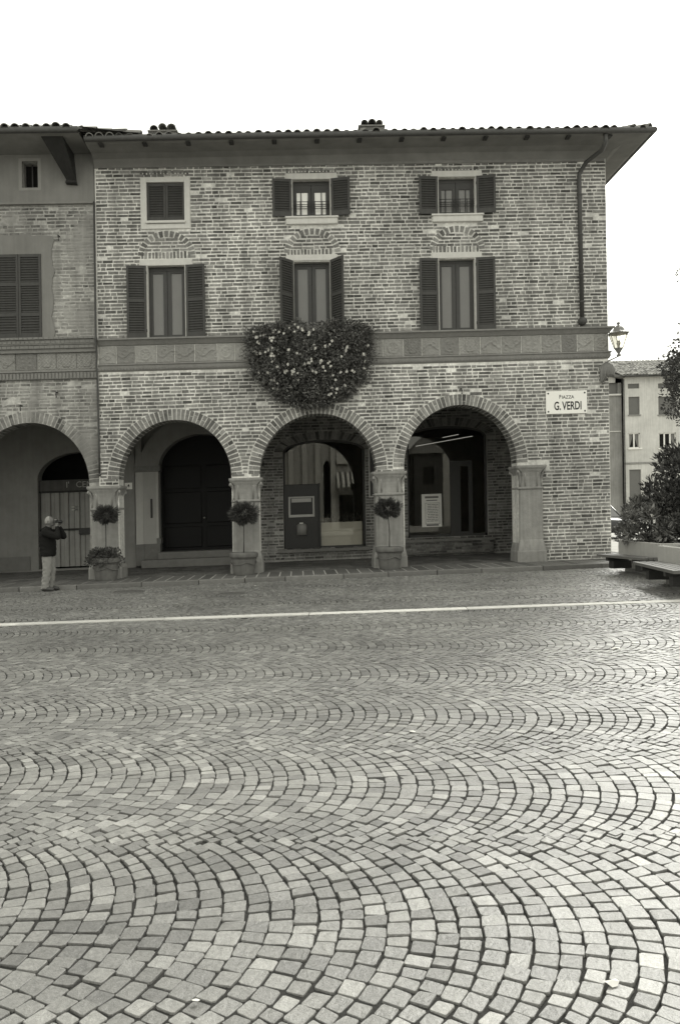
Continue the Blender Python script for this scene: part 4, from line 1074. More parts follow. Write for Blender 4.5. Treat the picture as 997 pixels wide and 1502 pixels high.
# clay pots ------------------------------------------------------------------
def make_pot(x, y, label):
    t = empty('flower_pot', (x, y, gz(x, .10)), label, 'flower pot', 'clay pots before the pillars')
    m = MB(); m.lathe([(.235, 0), (.24, .012), (.262, .12), (.292, .34), (.302, .42)], (x, y, gz(x, .10)), 36)
    m.lathe([(.302, .415), (.335, .42), (.345, .45), (.345, .50), (.335, .535), (.31, .545), (.29, .54), (.285, .47)], (x, y, gz(x, .10)), 36, cap=False)
    m.lathe([(.305, .385), (.314, .392), (.314, .402), (.305, .41)], (x, y, gz(x, .10)), 36, cap=False)
    for k in range(4):                                  # moulded swags round the body
        a0 = k * PI / 2 + .3; pts = []
        for q in range(9):
            a = a0 + (PI / 2) * q / 8; zz = .32 - .07 * math.sin(PI * q / 8); r = .238 + .15 * zz * .42 / .42 + .018; pts.append((x + r * math.cos(a), y + r * math.sin(a), gz(x, .10) + zz))
        m.tube(pts, .012, 6)
    m.build('pot', M_POT, t)
    s = MB(); s.lathe([(.286, .47), (.28, .488), (.15, .50), (.02, .505)], (x, y, gz(x, .10)), 24); s.build('soil', M_SOIL, t)
    return t
make_pot(-4.62, -.52, 'large clay pot overflowing with low bushy plants under its little tree')
make_pot(-1.33, -.55, 'large clay pot before the pillar at the right of the gateway')
make_pot(2.19, -.62, 'large clay pot with bare soil before the pillar between both shop windows')
def topiary(x, y, label, cx, cz, rx, rz, n, seed):
    random.seed(seed)
    t = empty('topiary_tree', (x, y, gz(x, .58)), label, 'potted tree', 'round headed trees in pots')
    z0 = gz(x, .57)
    m = MB(); zc = gz(x, cz)
    m.tube([(x, y, z0), (x + .01, y, z0 + .4), ((x + cx) / 2, y, zc - rz), (cx, y, zc - rz * .4), (cx, y, zc)], [.014, .012, .012, .010, .006], 7)
    for k in range(9):
        v = rv().normalized(); v.z = abs(v.z) * .6 - .1
        m.tube([(cx, y, zc - rz * .6), (cx + v.x * rx * .5, y + v.y * rx * .5, zc - rz * .2 + v.z * rz * .3), (cx + v.x * rx * .9, y + v.y * rx * .9, zc + v.z * rz)], [.007, .005, .002], 5)
    m.build('trunk', M_BARK, t)
    m = MB()
    for k in range(n):
        v = rv(); f = v.length ** .4 * ru(.35, 1.0) ** .6 * (1 + .10 * math.sin(v.x * 7 + v.z * 5)); q = v.normalized() * f
        if q.z < -.55: q.z *= .75
        p = Vector((cx + q.x * rx, y + q.y * rx * .95, zc + q.z * rz + .03 * math.sin(q.x * 9)))
        leaf(m, p, v.normalized() + rv() * .55 + Vector((0, 0, -.05)), .018, .105)
    m.build('crown', M_LEAFT, t); return t
topiary(-4.62, -.52, 'round headed little tree rising from the bushy underplanted pot', -4.60, 1.66, .27, .21, 2300, 3)
topiary(-1.33, -.55, 'round headed little tree with drooping shaggy head beside the dark gateway', -1.31, 1.56, .34, .27, 3000, 4)
topiary(2.19, -.62, 'round headed little tree on a thin bare stem between both shop windows', 2.16, 1.56, .31, .23, 2800, 5)
random.seed(12)
t = empty('underplanting', (-4.62, -.52, gz(-4.62, .58)), 'low bushy plants spilling over the rim of a clay pot', 'plant')
m = MB()
for k in range(44):
    a = ru(0, 2 * PI); r = ru(.05, .38); clump(m, (-4.62 + r * math.cos(a), -.52 + r * math.sin(a), gz(-4.62, .72 * ru(.93, 1.06) - .13 * (r > .30))), .115, 60, .03, .06, up=.2)
m.build('foliage', M_LEAFT, t)
m = MB()
for k in range(40):
    a = ru(0, 2 * PI); r = ru(.02, .27); p = Vector((-4.62 + r * math.cos(a), -.52 + r * math.sin(a), gz(-4.62, .57))); m.tube([p, p + Vector((.04 * math.cos(a), .04 * math.sin(a), .13))], [.006, .003], 4)
m.build('stem', M_BARK, t)
# big hanging flowers under the middle window ---------------------------------
random.seed(21)
fx = .36
t = empty('hanging_geranium', (fx, -.1, gz(fx, 5.98)), 'huge cascade of pale flowers spilling from the middle window over an arch', 'flowering plant')
def halfw(z):  # half width of the cascade by height
    pts = [(4.22, .42), (4.34, .74), (4.5, .98), (4.7, 1.16), (4.95, 1.32), (5.2, 1.42), (5.5, 1.47), (5.9, 1.48), (6.08, 1.46), (6.2, 1.36)]
    if z <= pts[0][0]: return pts[0][1]
    for (a, b), (c, d) in zip(pts, pts[1:]):
        if z <= c: return b + (d - b) * (z - a) / (c - a)
    return .9
def cx_(z): return fx + (.06 if z < 4.9 else -.02)
def depth(x, z):
    h = halfw(z); s = (x - cx_(z)) / max(.05, h)
    return .06 + .52 * math.sqrt(max(0, 1 - s * s)) * min(1, .35 + (z - 4.2) * .6) * (1 if z < 5.9 else max(.4, 1 - (z - 5.9) * 1.6))
m = MB(); k = 0
sub = [(ru(-1, 1), ru(4.25, 6.2), ru(.10, .24)) for _ in range(150)]
for sx, sz, sr in sub:
    x = cx_(sz) + sx * halfw(sz) * ru(.86, 1.03); y = -depth(x, sz) * ru(.55, 1.)
    clump(m, (x, y, gz(x, sz)), sr * .8, int(60 + 800 * sr * sr), .05, .068, up=-.05)
while k < 4200:
    z = ru(4.24, 6.24); x = cx_(z) + ru(-1.05, 1.05) * halfw(z); y = -depth(x, z) * (ru(.2, 1.05) ** .5)
    leaf(m, Vector((x, y, gz(x, z))), rv() + Vector((0, -.5, -.1)), .055, .07); k += 1
for k in range(240):                                    # straggling shoots
    z = ru(4.3, 6.2); s = random.choice((-1, 1)); x = cx_(z) + s * halfw(z) * ru(.9, 1.02); d = Vector((s * ru(.04, .26), -.03, ru(-.20, .16))); p = Vector((x, -.15, gz(x, z)))
    for q in range(6): leaf(m, p + d * q / 5, d + rv() * .12, .03, .055)
m.build('foliage', M_LEAFG, t)
m = MB()
for k in range(30):
    x = fx + ru(-1.2, 1.2); z = ru(4.6, 5.4); m.tube([(fx + (x - fx) * .7, -.12, gz(x, 6.02)), (fx + (x - fx) * .9, -.3, gz(x, 5.7)), (x, -.22, gz(x, z))], [.012, .009, .004], 5)
m.build('stem', M_BARK, t)
m = MB(); m.bbox(fx - 1.0, fx + 1.0, -.32, -.145, gz(fx, 6.0), gz(fx, 6.14), .01)
tag(m.build('flower_trough', M_POT, None), 'clay trough on the ledge buried under the hanging flowers', 'flower box')
f0 = None
for k in range(96):
    z = 4.3 + 1.8 * rnd() ** .8; x = cx_(z) + ru(-1.03, 1.03) * halfw(z)
    if k % 3 == 0 and k > 9: x, z = lastx + ru(-.12, .12), lastz + ru(-.10, .10)
    lastx, lastz = x, z
    y = -depth(x, z) - .04
    if f0 is None:
        q = MB()
        for h in range(7):                               # a cluster of small open blossoms
            c = rv() * .032; c.y = -abs(c.y)
            for e in range(5):
                a = 2 * PI * e / 5 + h; d = Vector((math.cos(a), -.35, math.sin(a)))
                leaf(q, c, d, .022, .024, 0, .1)
        f0 = q.build('flower', M_PETAL, t, local=True); o = f0
    else: o = f0.copy(); COL.objects.link(o); o.parent = t
    o.location = Vector((x, y, gz(x, z))) - t.location; o.scale = [ru(.85, 1.4)] * 3; o.rotation_euler = (ru(-.5, .5), ru(0, 6), ru(-.6, .6))

# concrete planters, benches and bushes on the right ---------------------------
def planter(x0, y0, y1, w, h, label, ang):
    z0 = gz(x0)
    t = empty('concrete_planter', (x0, y1, z0), label, 'planter', 'concrete planters with benches')
    c, s = math.cos(ang), math.sin(ang)
    def L(px, py, pz): return (x0 + px * c - py * s, y1 + px * s + py * c, z0 + pz)
    n = y0 - y1
    def rect(a, z): return [L(a, -a, z), L(w - a, -a, z), L(w - a, n + a, z), L(a, n + a, z)]
    m = MB(); m.rings([rect(.0, .10), rect(0, h - .012), rect(.012, h), rect(.09, h), rect(.09, h - .12)], 0, False, False); m.rings([rect(.0, .10), rect(.11, .10)], 0, False, False)
    m.build('box', M_CONC, t)
    m = MB(); m.rings([rect(.10, 0), rect(.10, .13)], 0, False, False); m.build('plinth', M_LEDGE, t)
    m = MB(); i = len(m.v); m.v += rect(.085, h - .06); m.face((i, i + 1, i + 2, i + 3)); m.build('soil', M_SOIL, t)
    return L
PA = planter(7.08, -4.55, -2.52, 1.7, .68, 'concrete planter with bushes standing next to the brick corner', R_(0))
PB = planter(6.62, -8.6, -5.45, 1.9, .70, 'concrete planter beside the slatted bench with lit seat slats', R_(-2))
def bench(xa, ya, xb, yb, w, label):
    t = empty('bench', ((xa + xb) / 2, (ya + yb) / 2, gz((xa + xb) / 2)), label, 'bench', 'slatted benches fixed beside planters')
    a, b = Vector((xa, ya)), Vector((xb, yb)); d = (b - a).normalized(); n = Vector((-d.y, d.x)); L = (b - a).length
    if n.x < 0: n = -n
    m = MB(); q = 4; sw = w / q
    for k in range(q):
        p0 = a + n * (k * sw + .004); p1 = p0 + n * (sw - .022); e0 = p0 + d * L; e1 = p1 + d * L; zz = gz(xa)
        m.hexa([(p.x, p.y, zz + .375) for p in (p0, e0, e1, p1)] + [(p.x, p.y, zz + .425) for p in (p0, e0, e1, p1)])
    m.build('seat', M_BENCH, t)
    for f in (.22, .78):
        m = MB(); p = a + d * L * f; r = [p + n * .12 - d * .09, p + n * (w + .1) - d * .09, p + n * (w + .1) + d * .09, p + n * .12 + d * .09]; zz = gz(xa)
        m.hexa([(k.x, k.y, zz + .14) for k in r] + [(k.x, k.y, zz + .30) for k in r]); m.hexa([(p.x + e.x, p.y + e.y, zz + z) for z in (.30, .374) for e in (n * .02 - d * .05, n * (w + .06) - d * .05, n * (w + .06) + d * .05, n * .02 + d * .05)])
        m.build('support', M_IRON, t)
bench(6.38, -3.05, 6.66, -4.75, .44, 'dark slatted bench seen edge-on beside the brick corner')
bench(6.12, -5.50, 5.80, -7.75, .50, 'slatted wooden bench with pale lit slats, standing before the further bench')
def bush(name, label, c, rx, ry, rz, n, w, l, mt, seed, cl=26, group=None):
    random.seed(seed); x, y, z = c; t = empty(name, (x, y, gz(x, z)), label, 'bush', group); zz = gz(x, z)
    m = MB(); s = MB()
    for k in range(cl):
        v = rv(); v = v.normalized() * (v.length ** .4); p = Vector((x + v.x * rx, y + v.y * ry, zz + rz * (1.0 + v.z)))
        s.tube([(x + v.x * .12, y + v.y * .12, zz - .08), (x + v.x * rx * .5, y + v.y * ry * .5, zz + rz * (.5 + .4 * v.z)), p], [.02, .014, .004], 5)
        clump(m, p, ru(.2, .34) * min(rx, rz) * 1.15, n // cl, w, l, up=.5)
    m.build('foliage', mt, t); s.build('stem', M_BARK, t)
bush('oleander_bush', 'glossy pale leaved bush overhanging the planter by the brick corner', (7.50, -3.35, .60), .74, .66, .46, 4200, .045, .13, M_LEAFL, 31, 44)
bush('oleander_bush', 'taller dark bush rising behind the pale leaved bush', (8.35, -3.5, .62), .85, .7, .98, 6000, .05, .13, M_LEAFD, 32, 40)
bush('oleander_bush', 'mid green bush in the planter behind the front bench', (7.55, -6.4, .62), .55, .7, .58, 2600, .045, .12, M_LEAF, 33, 26)
random.seed(41)
tx, ty = 12.0, .6
t = empty('broadleaf_tree', (tx, ty, gz(tx)), 'leafy tree with overhanging branches beyond the planters', 'tree')
m = MB(); z0 = gz(tx); m.tube([(tx, ty, z0 - .05), (tx + .05, ty, z0 + 1.2), (tx - .03, ty + .05, z0 + 2.6), (tx - .1, ty, z0 + 3.6)], [.19, .15, .13, .10], 10)
lf = MB()
tips = [(9.85, .2, 4.35), (9.8, -.1, 4.9), (10.1, .6, 5.2), (10.0, 0, 3.85), (10.35, .2, 7.45), (11, -1, 5.2), (11.2, .3, 6.5), (12, -1.2, 6.2), (13, .2, 6.5), (13.4, 1.2, 5.4), (12.4, 1.6, 7.2), (11.3, 1.8, 5.2), (12.5, -1, 4.6), (13.6, -.4, 4.4), (12, .5, 7.9), (10.3, .8, 4.3), (10.5, -.4, 5.7), (10.2, -.3, 5.6), (10.4, .3, 4.8)]
for (x, y, z) in tips:
    p = Vector((x, y, gz(x, z))); b = Vector((tx - .08, ty, z0 + ru(2.4, 3.6)))
    m.tube([b, b.lerp(p, .5) + Vector((0, 0, .25)), p], [.05, .03, .008], 6)
    for k in range(9):
        q = p + rv() * (.62 if x > 10.2 else .40); clump(lf, q, ru(.14, .26), 70, .055, .085, up=-.1)
m.build('trunk', M_BARK, t); lf.build('crown', M_LEAF, t)

# ------------------------------------------------------------------ beyond the corner
YH = 42.
h = empty('pale_house', (28.5, YH, gz(28.5)), 'pale rendered house with blinds and small white windows beyond the bushes', 'house')
x0, x1 = 25.9, 36.5
OPN = [(26.30, 27.22, 10.45, 10.84), (28.75, 30.2, 10.4, 10.8), (26.33, 27.23, 8.37, 9.80), (28.75, 30.22, 8.30, 9.74), (26.30, 27.22, 5.72, 6.9), (28.77, 30.16, 5.66, 6.84), (26.30, 27.25, .3, 4.0), (32.2, 33.6, 8.3, 9.74), (32.2, 33.6, 5.66, 6.84), (29.2, 30.3, .3, 3.0)]
m = MB(); wall(m, x0, x1, -.2, 11.7, OPN, YH, YH + .3); m.box(x0, x0 + .3, YH + .3, YH + 10, -.2, 11.7); m.box(x1 - .3, x1, YH + .3, YH + 10, -.2, 11.7); m.box(x0, x1, YH + 10, YH + 10.3, -.2, 11.7)
m.build('wall', M_HOUSE, h, True)
m = MB(); m.bbox(x0 - .02, x1, YH - .06, YH + .01, 4.42, 4.58, .02); m.build('string_course', M_HOUSE2, h, True)
for i, o in enumerate(OPN):
    w = o[1] - o[0]; f = MB()
    if i in (4, 5, 8):
        for a, b, c, d in ((o[0], o[0] + .07, o[2], o[3]), (o[1] - .07, o[1], o[2], o[3]), (o[0], o[1], o[2], o[2] + .07), (o[0], o[1], o[3] - .07, o[3])): f.box(a, b, YH + .10, YH + .16, c, d)
        n = 2 if w < 1.2 else 3
        for k in range(1, n): f.box(o[0] + w * k / n - .055, o[0] + w * k / n + .055, YH + .09, YH + .15, o[2], o[3])
        wn = f.build('window', M_PVC, h, True); g = MB(); g.box(o[0], o[1], YH + .2, YH + .21, o[2], o[3]); g.build('pane', M_DARK, wn, True)
        c = MB()
        if i == 4:
            for s in (-1, 1):
                xe = o[0] if s < 0 else o[1]; xi = (o[0] + o[1]) / 2
                c.quad((xe, YH + .19, o[2]), (xe - s * .12, YH + .19, o[2]), (xi, YH + .19, o[3]), (xe, YH + .19, o[3]))
        else: c.box(o[1] - w / 3, o[1], YH + .185, YH + .19, o[2], o[3])
        c.build('curtain', M_CURT, wn, True)
        s = MB(); s.bbox(o[0] - .1, o[1] + .12, YH - .12, YH + .1, o[2] - .12, o[2] - .004, .01); s.build('sill', M_PVC, wn, True)
    elif i in (6, 9):
        f.box(o[0], o[1], YH + .12, YH + .17, o[2], o[3]); dr = f.build('door', M_BLIND, h, True)
        k = MB(); k.ball((o[1] - .12, YH + .1, 1.3), .05); k.build('handle', M_IRON, dr, True)
    else:
        z = o[2]; 
        while z < o[3] - .01: f.box(o[0], o[1], YH + .13, YH + .16, z, min(z + .055, o[3])); f.box(o[0], o[1], YH + .14, YH + .155, z + .055, min(z + .06, o[3])); z += .06
        wn = f.build('window', M_BLIND, h, True)
        if i in (2, 3, 7): s = MB(); s.bbox(o[0] - .08, o[1] + .08, YH - .10, YH + .1, o[2] - .1, o[2] - .004, .01); s.build('sill', M_HOUSE2, wn, True)
m = MB(); ye = YH - .7; ze = 11.35; s2 = math.tan(R_(20))
m.quad((x0 - .3, ye, ze), (x1 + .3, ye, ze), (x1 + .3, YH + 5, ze + 5.7 * s2), (x0 - .3, YH + 5, ze + 5.7 * s2), 1); m.quad((x0 - .3, YH + 10.8, ze), (x1 + .3, YH + 10.8, ze), (x1 + .3, YH + 5, ze + 5.7 * s2), (x0 - .3, YH + 5, ze + 5.7 * s2), 1)
m.quad((x0, ye + .05, ze - .05), (x1, ye + .05, ze - .05), (x1, YH, ze - .02), (x0, YH, ze - .02), 1)
coppi(m, lambda k: Vector((x0 - .2 + k * .26, ye, ze + .04)), Vector((0, 1, s2)).normalized(), lambda k: 5.9 / math.cos(R_(20)), (1, 0, 0), int((x1 - x0 + .5) / .26), 20, rad=.11)
m.build('roof', [mat('pale_roof_tile', .30, .9, .15, .35, 8., isl=.5), M_LEDGE], h, True)
m = MB(); m.tube([(x0 + .02, YH - .12, 11.2), (x0 + .02, YH - .12, .2)], .045, 8); m.build('downpipe', M_PIPE, h, True)
h = empty('grey_house', (22, YH, gz(22)), 'narrow grey house with screened loggia squeezed behind the brick corner', 'house')
m = MB(); wall(m, 17.5, 25.88, -.2, 11.0, [(18.5, 25.60, 10.1, 10.98)], YH + .3, YH + .6)
m.hexa([(25.4, YH + .3, 10.98), (25.88, YH + .3, 10.98), (25.88, YH + .6, 10.98), (25.4, YH + .6, 10.98), (25.4, YH + .3, 11.7), (25.88, YH + .3, 11.45), (25.88, YH + .6, 11.45), (25.4, YH + .6, 11.7)])
m.build('wall', M_HOUSE2, h, True)
q = MB(); q.box(17.5, 25.88, YH + 9.7, YH + 10, -.2, 11.0); q.build('rear_wall', M_HOUSE2, h, True)
m = MB(); m.quad((17.5, YH - .2, 13.4), (25.9, YH - .2, 11.45), (25.9, YH + 10, 11.45), (17.5, YH + 10, 13.4), 0); m.quad((17.5, YH - .2, 13.2), (25.9, YH - .2, 11.25), (25.9, YH - .2, 11.45), (17.5, YH - .2, 13.4), 0); m.quad((17.5, YH - .2, 13.2), (25.9, YH - .2, 11.25), (25.9, YH + 1, 11.25), (17.5, YH + 1, 13.2), 0); m.quad((17.5, YH + .3, 10.98), (25.88, YH + .3, 10.98), (25.88, YH + .3, 11.4), (17.5, YH + .3, 13.3), 1); m.build('roof', [M_TILE, M_HOUSE], h, True)
m = MB(); m.box(18.5, 25.6, YH + .5, YH + .55, 10.1, 10.98); m.build('loggia_screen', M_BLIND, h, True)
m = MB(); m.bbox(17.5, 25.8, YH + .1, YH + .3, 9.95, 10.09, .02); m.bbox(17.5, 25.8, YH + .24, YH + .3, 7.05, 7.15, .02); m.build('ledge', M_HOUSE, h, True)
# parked car by the side street
def car(x, y, label, yaw):
    t = empty('parked_car', (x, y, gz(x)), label, 'car'); z0 = gz(x); c, s = math.cos(yaw), math.sin(yaw)
    def L(px, py, pz): return (x + px * c - py * s, y + px * s + py * c, z0 + pz)
    sta = [(-2.0, .36, .58, .60), (-1.93, .26, .74, .76), (-1.2, .22, .84, .82), (-.6, .20, .90, .83), (.6, .20, .92, .83), (1.4, .22, .92, .82), (1.85, .26, .88, .78), (1.98, .36, .66, .66)]
    m = MB(); m.rings([[L(p[3] * a, p[0], p[1] + (p[2] - p[1]) * b) for a, b in ((-.92, 0), (.92, 0), (1, .3), (1, .75), (.93, 1), (-.93, 1), (-1, .75), (-1, .3))] for p in sta], 0, True); body = m.build('body', M_CAR, t)
    m = MB(); rf = [(-.85, .89, .90, .76), (-.15, .90, 1.36, .66), (.35, .90, 1.41, .66), (1.2, .91, 1.37, .64), (1.75, .90, .93, .70)]
    m.rings([[L(-p[3] * 1.05, p[0], p[1]), L(p[3] * 1.05, p[0], p[1]), L(p[3] * .88, p[0], p[2]), L(-p[3] * .88, p[0], p[2])] for p in rf], 0, False); m.build('windows', mat('car_glass', .03, .05, .6), t)
    m = MB(); m.rings([[L(-p[3] * .89, p[0], p[2] - .03), L(p[3] * .89, p[0], p[2] - .03), L(p[3] * .8, p[0], p[2] + .03), L(-p[3] * .8, p[0], p[2] + .03)] for p in rf[1:4]], 0, False)
    for q in (-1, 1):
        for a, b in zip(rf, rf[1:]): m.tube([L(q * a[3] * .89, a[0], a[2]), L(q * b[3] * .89, b[0], b[2])], .03, 6)
    m.build('roof', M_CAR, t)
    for px in (-.74, .74):
        for py in (-1.25, 1.2):
            m = MB(); rr = [(.21, -.09), (.29, -.09), (.31, -.06), (.31, .06), (.29, .09), (.21, .09)]
            m.rings([[L(px + w, py + r * math.cos(2 * PI * k / 22), .31 + r * math.sin(2 * PI * k / 22)) for k in range(22)] for r, w in rr], 0, True, False); wh = m.build('wheel', M_TYRE, t)
            m = MB(); m.rings([[L(px + w, py + r * math.cos(2 * PI * k / 22), .31 + r * math.sin(2 * PI * k / 22)) for k in range(22)] for r, w in ((.21, -.08), (.12, -.05), (.12, .05), (.21, .08))], 0, True); m.build('rim', M_CHROME, wh)
    for px in (-.6, .6):
        m = MB(); p = [L(px + a, -1.98 + e, .62 + b) for e in (0, .08) for a, b in ((-.14, -.06), (.14, -.06), (.14, .06), (-.14, .06))]; m.hexa(p); m.build('headlight', M_CHROME, t)
        m = MB(); p = [L(px + a, 1.90 + e, .74 + b) for e in (0, .08) for a, b in ((-.1, -.1), (.1, -.1), (.1, .1), (-.1, .1))]; m.hexa(p); m.build('tail_light', M_LEDGE, t)
    m = MB(); p = [L(a, -1.99 + e, .42 + b) for e in (0, .05) for a, b in ((-.7, -.05), (.7, -.05), (.7, .05), (-.7, .05))]; m.hexa(p); m.build('bumper', M_BLACK, t)
car(12.9, 14.0, 'dark parked car half hidden between the brick corner and bushes', R_(6))
# houses across the square behind the viewer: they are what the shop glass reflects
h = empty('opposite_house', (-2, -42, gz(-2)), 'pale house with striped awning across the square, mirrored in shop glass', 'house')
m = MB(); wall(m, -16, 6.9, -.3, 9.5, [(2.25, 2.9, 1.0, 5.2, .9), (3.6, 6.6, .0, 3.0), (-4, -2.8, 4.5, 6.5), (-8, -6.8, 4.5, 6.5)], -42, -42.4); m.box(-16, 6.9, -52, -51.7, -.3, 9.5); m.box(-16, -15.7, -51.7, -42.4, -.3, 9.5); m.box(6.6, 6.9, -51.7, -42.4, -.3, 9.5); m.box(-16.3, 7.2, -52.3, -41.6, 9.5, 9.8)
m.build('wall', M_OPP, h, True)
m = MB()
for x in (-.6, .6, 1.75, 3.1): m.bbox(x - .22, x + .22, -41.99, -41.75, 0, 9.4, .03)
m.build('pilaster', mat('bright_render', .52, .9, .1, .1), h, True)
m = MB(); m.bbox(3.4, 6.95, -41.98, -41.6, 5.7, 6.65, .03); m.build('balcony_parapet', mat('bright_render2', .62, .9, .1, .05), h, True)
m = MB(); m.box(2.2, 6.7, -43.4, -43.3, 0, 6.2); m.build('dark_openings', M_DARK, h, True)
aw = MB(); x = 3.4; i = 0
while x < 6.9:
    a, b = x, min(x + .22, 6.9); aw.quad((a, -41.95, 5.0), (b, -41.95, 5.0), (b, -40.4, 3.85), (a, -40.4, 3.85), i % 2); aw.quad((a, -40.4, 3.85), (b, -40.4, 3.85), (b, -40.39, 3.6), (a, -40.39, 3.6), i % 2); x += .22; i += 1
t = empty('awning', (5.1, -42, gz(5.1, 4)), 'striped cloth awning over the shop front across the square', 'awning'); aw.build('cloth', [mat('awning_light', .75, .9, .1, .05), mat('awning_dark', .12, .9, .1, .1)], t, True)
def back_house(x0, x1, y, hgt, mt, label):
    h = empty('opposite_house', ((x0 + x1) / 2, y, gz((x0 + x1) / 2)), label, 'house'); xm = (x0 + x1) / 2
    m = MB(); wall(m, x0, x1, -.3, hgt, [(xm - .5, xm + .5, 3.6, 5.2), (xm - .5, xm + .5, .2, 2.4)], y, y - .4); m.box(x0, x1, y - 8, y - 7.7, -.3, hgt); m.box(x0, x0 + .3, y - 7.7, y - .4, -.3, hgt); m.box(x1 - .3, x1, y - 7.7, y - .4, -.3, hgt); m.build('wall', mt, h, True)
    m = MB(); m.rings([[(x0 - .3, y + .4, hgt), (x1 + .3, y + .4, hgt), (x1 + .3, y - 8.4, hgt), (x0 - .3, y - 8.4, hgt)], [(x0 + 1, y - 3.8, hgt + 1.5), (x1 - 1, y - 3.8, hgt + 1.5), (x1 - 1, y - 4.2, hgt + 1.5), (x0 + 1, y - 4.2, hgt + 1.5)]], 0, False); m.build('roof', M_TILE, h, True)
    m = MB(); m.box(xm - .48, xm + .48, y - .3, y - .25, 3.6, 5.2); m.box(xm - .48, xm + .48, y - .3, y - .25, 5.2, 5.2); m.build('window', M_DARK, h, True)
back_house(10.3, 12.9, -42, 6.4, mat('dark_render', .06, .9, .1, .2), 'small dark house across the square, between two paler ones')
back_house(13.4, 20, -56, 8.5, mat('mid_render', .45, .9, .1, .2), 'plain mid grey house across the square, set back behind the dark one')

# ------------------------------------------------------------------ scraps on the stones
for (x, y, s, lb) in ((.976, -17.31, .026, 'crumpled white paper scrap on the large foreground cobbles'), (-.35, -17.25, .014, 'tiny white paper scrap on cobbles in the foreground, smaller than the crumpled one'), (3.28, -11.69, .045, 'white paper scrap lying beside a dark leaf midway across the square'), (.76, -14.35, .022, 'small pale paper scrap in the middle of the cobbles'), (-1.58, -9.76, .03, 'upright pale paper scrap on cobbles near the white strip'), (-.95, -2.7, .035, 'pale paper scrap in the gutter by the kerb')):
    m = MB(); n = 7; r0 = [(s * ru(.7, 1.2) * math.cos(2 * PI * k / n), s * .8 * ru(.6, 1.2) * math.sin(2 * PI * k / n), ru(.0, s * .35)) for k in range(n)]
    c0 = m.pt((0, 0, s * .5)); c1 = m.pt((0, 0, .0)); ids = [m.pt(p) for p in r0]
    for k in range(n): m.face((c0, ids[k], ids[(k + 1) % n])); m.face((c1, ids[(k + 1) % n], ids[k]))
    o = m.build('paper_scrap', M_PAPER, None); o.location = (x, y, gz(x, .006)); tag(o, lb, 'litter')

# ------------------------------------------------------------------ the man with a camera
def remesh(mb, vox, smooth=4):
    o = mb.build('rm', M_SKIN); b_ = bmesh.new(); b_.from_mesh(o.data); bmesh.ops.remove_doubles(b_, verts=b_.verts[:], dist=1e-5); bmesh.ops.recalc_face_normals(b_, faces=b_.faces[:]); b_.to_mesh(o.data); b_.free()
    q = o.modifiers.new('r', 'REMESH'); q.mode = 'VOXEL'; q.voxel_size = vox
    if smooth: s = o.modifiers.new('s', 'SMOOTH'); s.iterations = smooth; s.factor = .5
    bpy.context.view_layer.update()
    out = bpy.data.meshes.new_from_object(o.evaluated_get(bpy.context.evaluated_depsgraph_get())); bpy.data.objects.remove(o)
    bm = bmesh.new(); bm.from_mesh(out); bpy.data.meshes.remove(out); r = MB(); r.addbm(bm, 0, True); return r
J = {'pel': (0, 0, .88), 'sp': (-.01, 0, 1.05), 'ch': (-.02, 0, 1.22), 'uc': (-.015, 0, 1.33), 'nk': (.015, 0, 1.41), 'hd': (.035, 0, 1.47)}
for s, n in ((1, 'l'), (-1, 'r')):
    J['hp' + n] = (.0, s * .085, .83); J['kn' + n] = (.035 if s > 0 else .0, s * .10, .46); J['an' + n] = (-.01 if s > 0 else -.05, s * .11, .085); J['to' + n] = (.15 if s > 0 else .11, s * .13, .035)
    J['sh' + n] = (-.01, s * .175, 1.305); J['el' + n] = (.275, s * .225, 1.215); J['wr' + n] = (.235, s * .10, 1.415)
names = list(J); ix = {n: i for i, n in enumerate(names)}
Rd = {'pel': (.125, .15), 'sp': (.13, .145), 'ch': (.135, .155), 'uc': (.10, .12), 'nk': .055, 'hd': .05}
for n in 'lr': Rd.update({'hp' + n: .092, 'kn' + n: .06, 'an' + n: .04, 'to' + n: (.028, .042), 'sh' + n: .062, 'el' + n: .045, 'wr' + n: .03})
E_ = [('pel', 'sp'), ('sp', 'ch'), ('ch', 'uc'), ('uc', 'nk'), ('nk', 'hd')]
for n in 'lr': E_ += [('pel', 'hp' + n), ('hp' + n, 'kn' + n), ('kn' + n, 'an' + n), ('an' + n, 'to' + n), ('uc', 'sh' + n), ('sh' + n, 'el' + n), ('el' + n, 'wr' + n)]
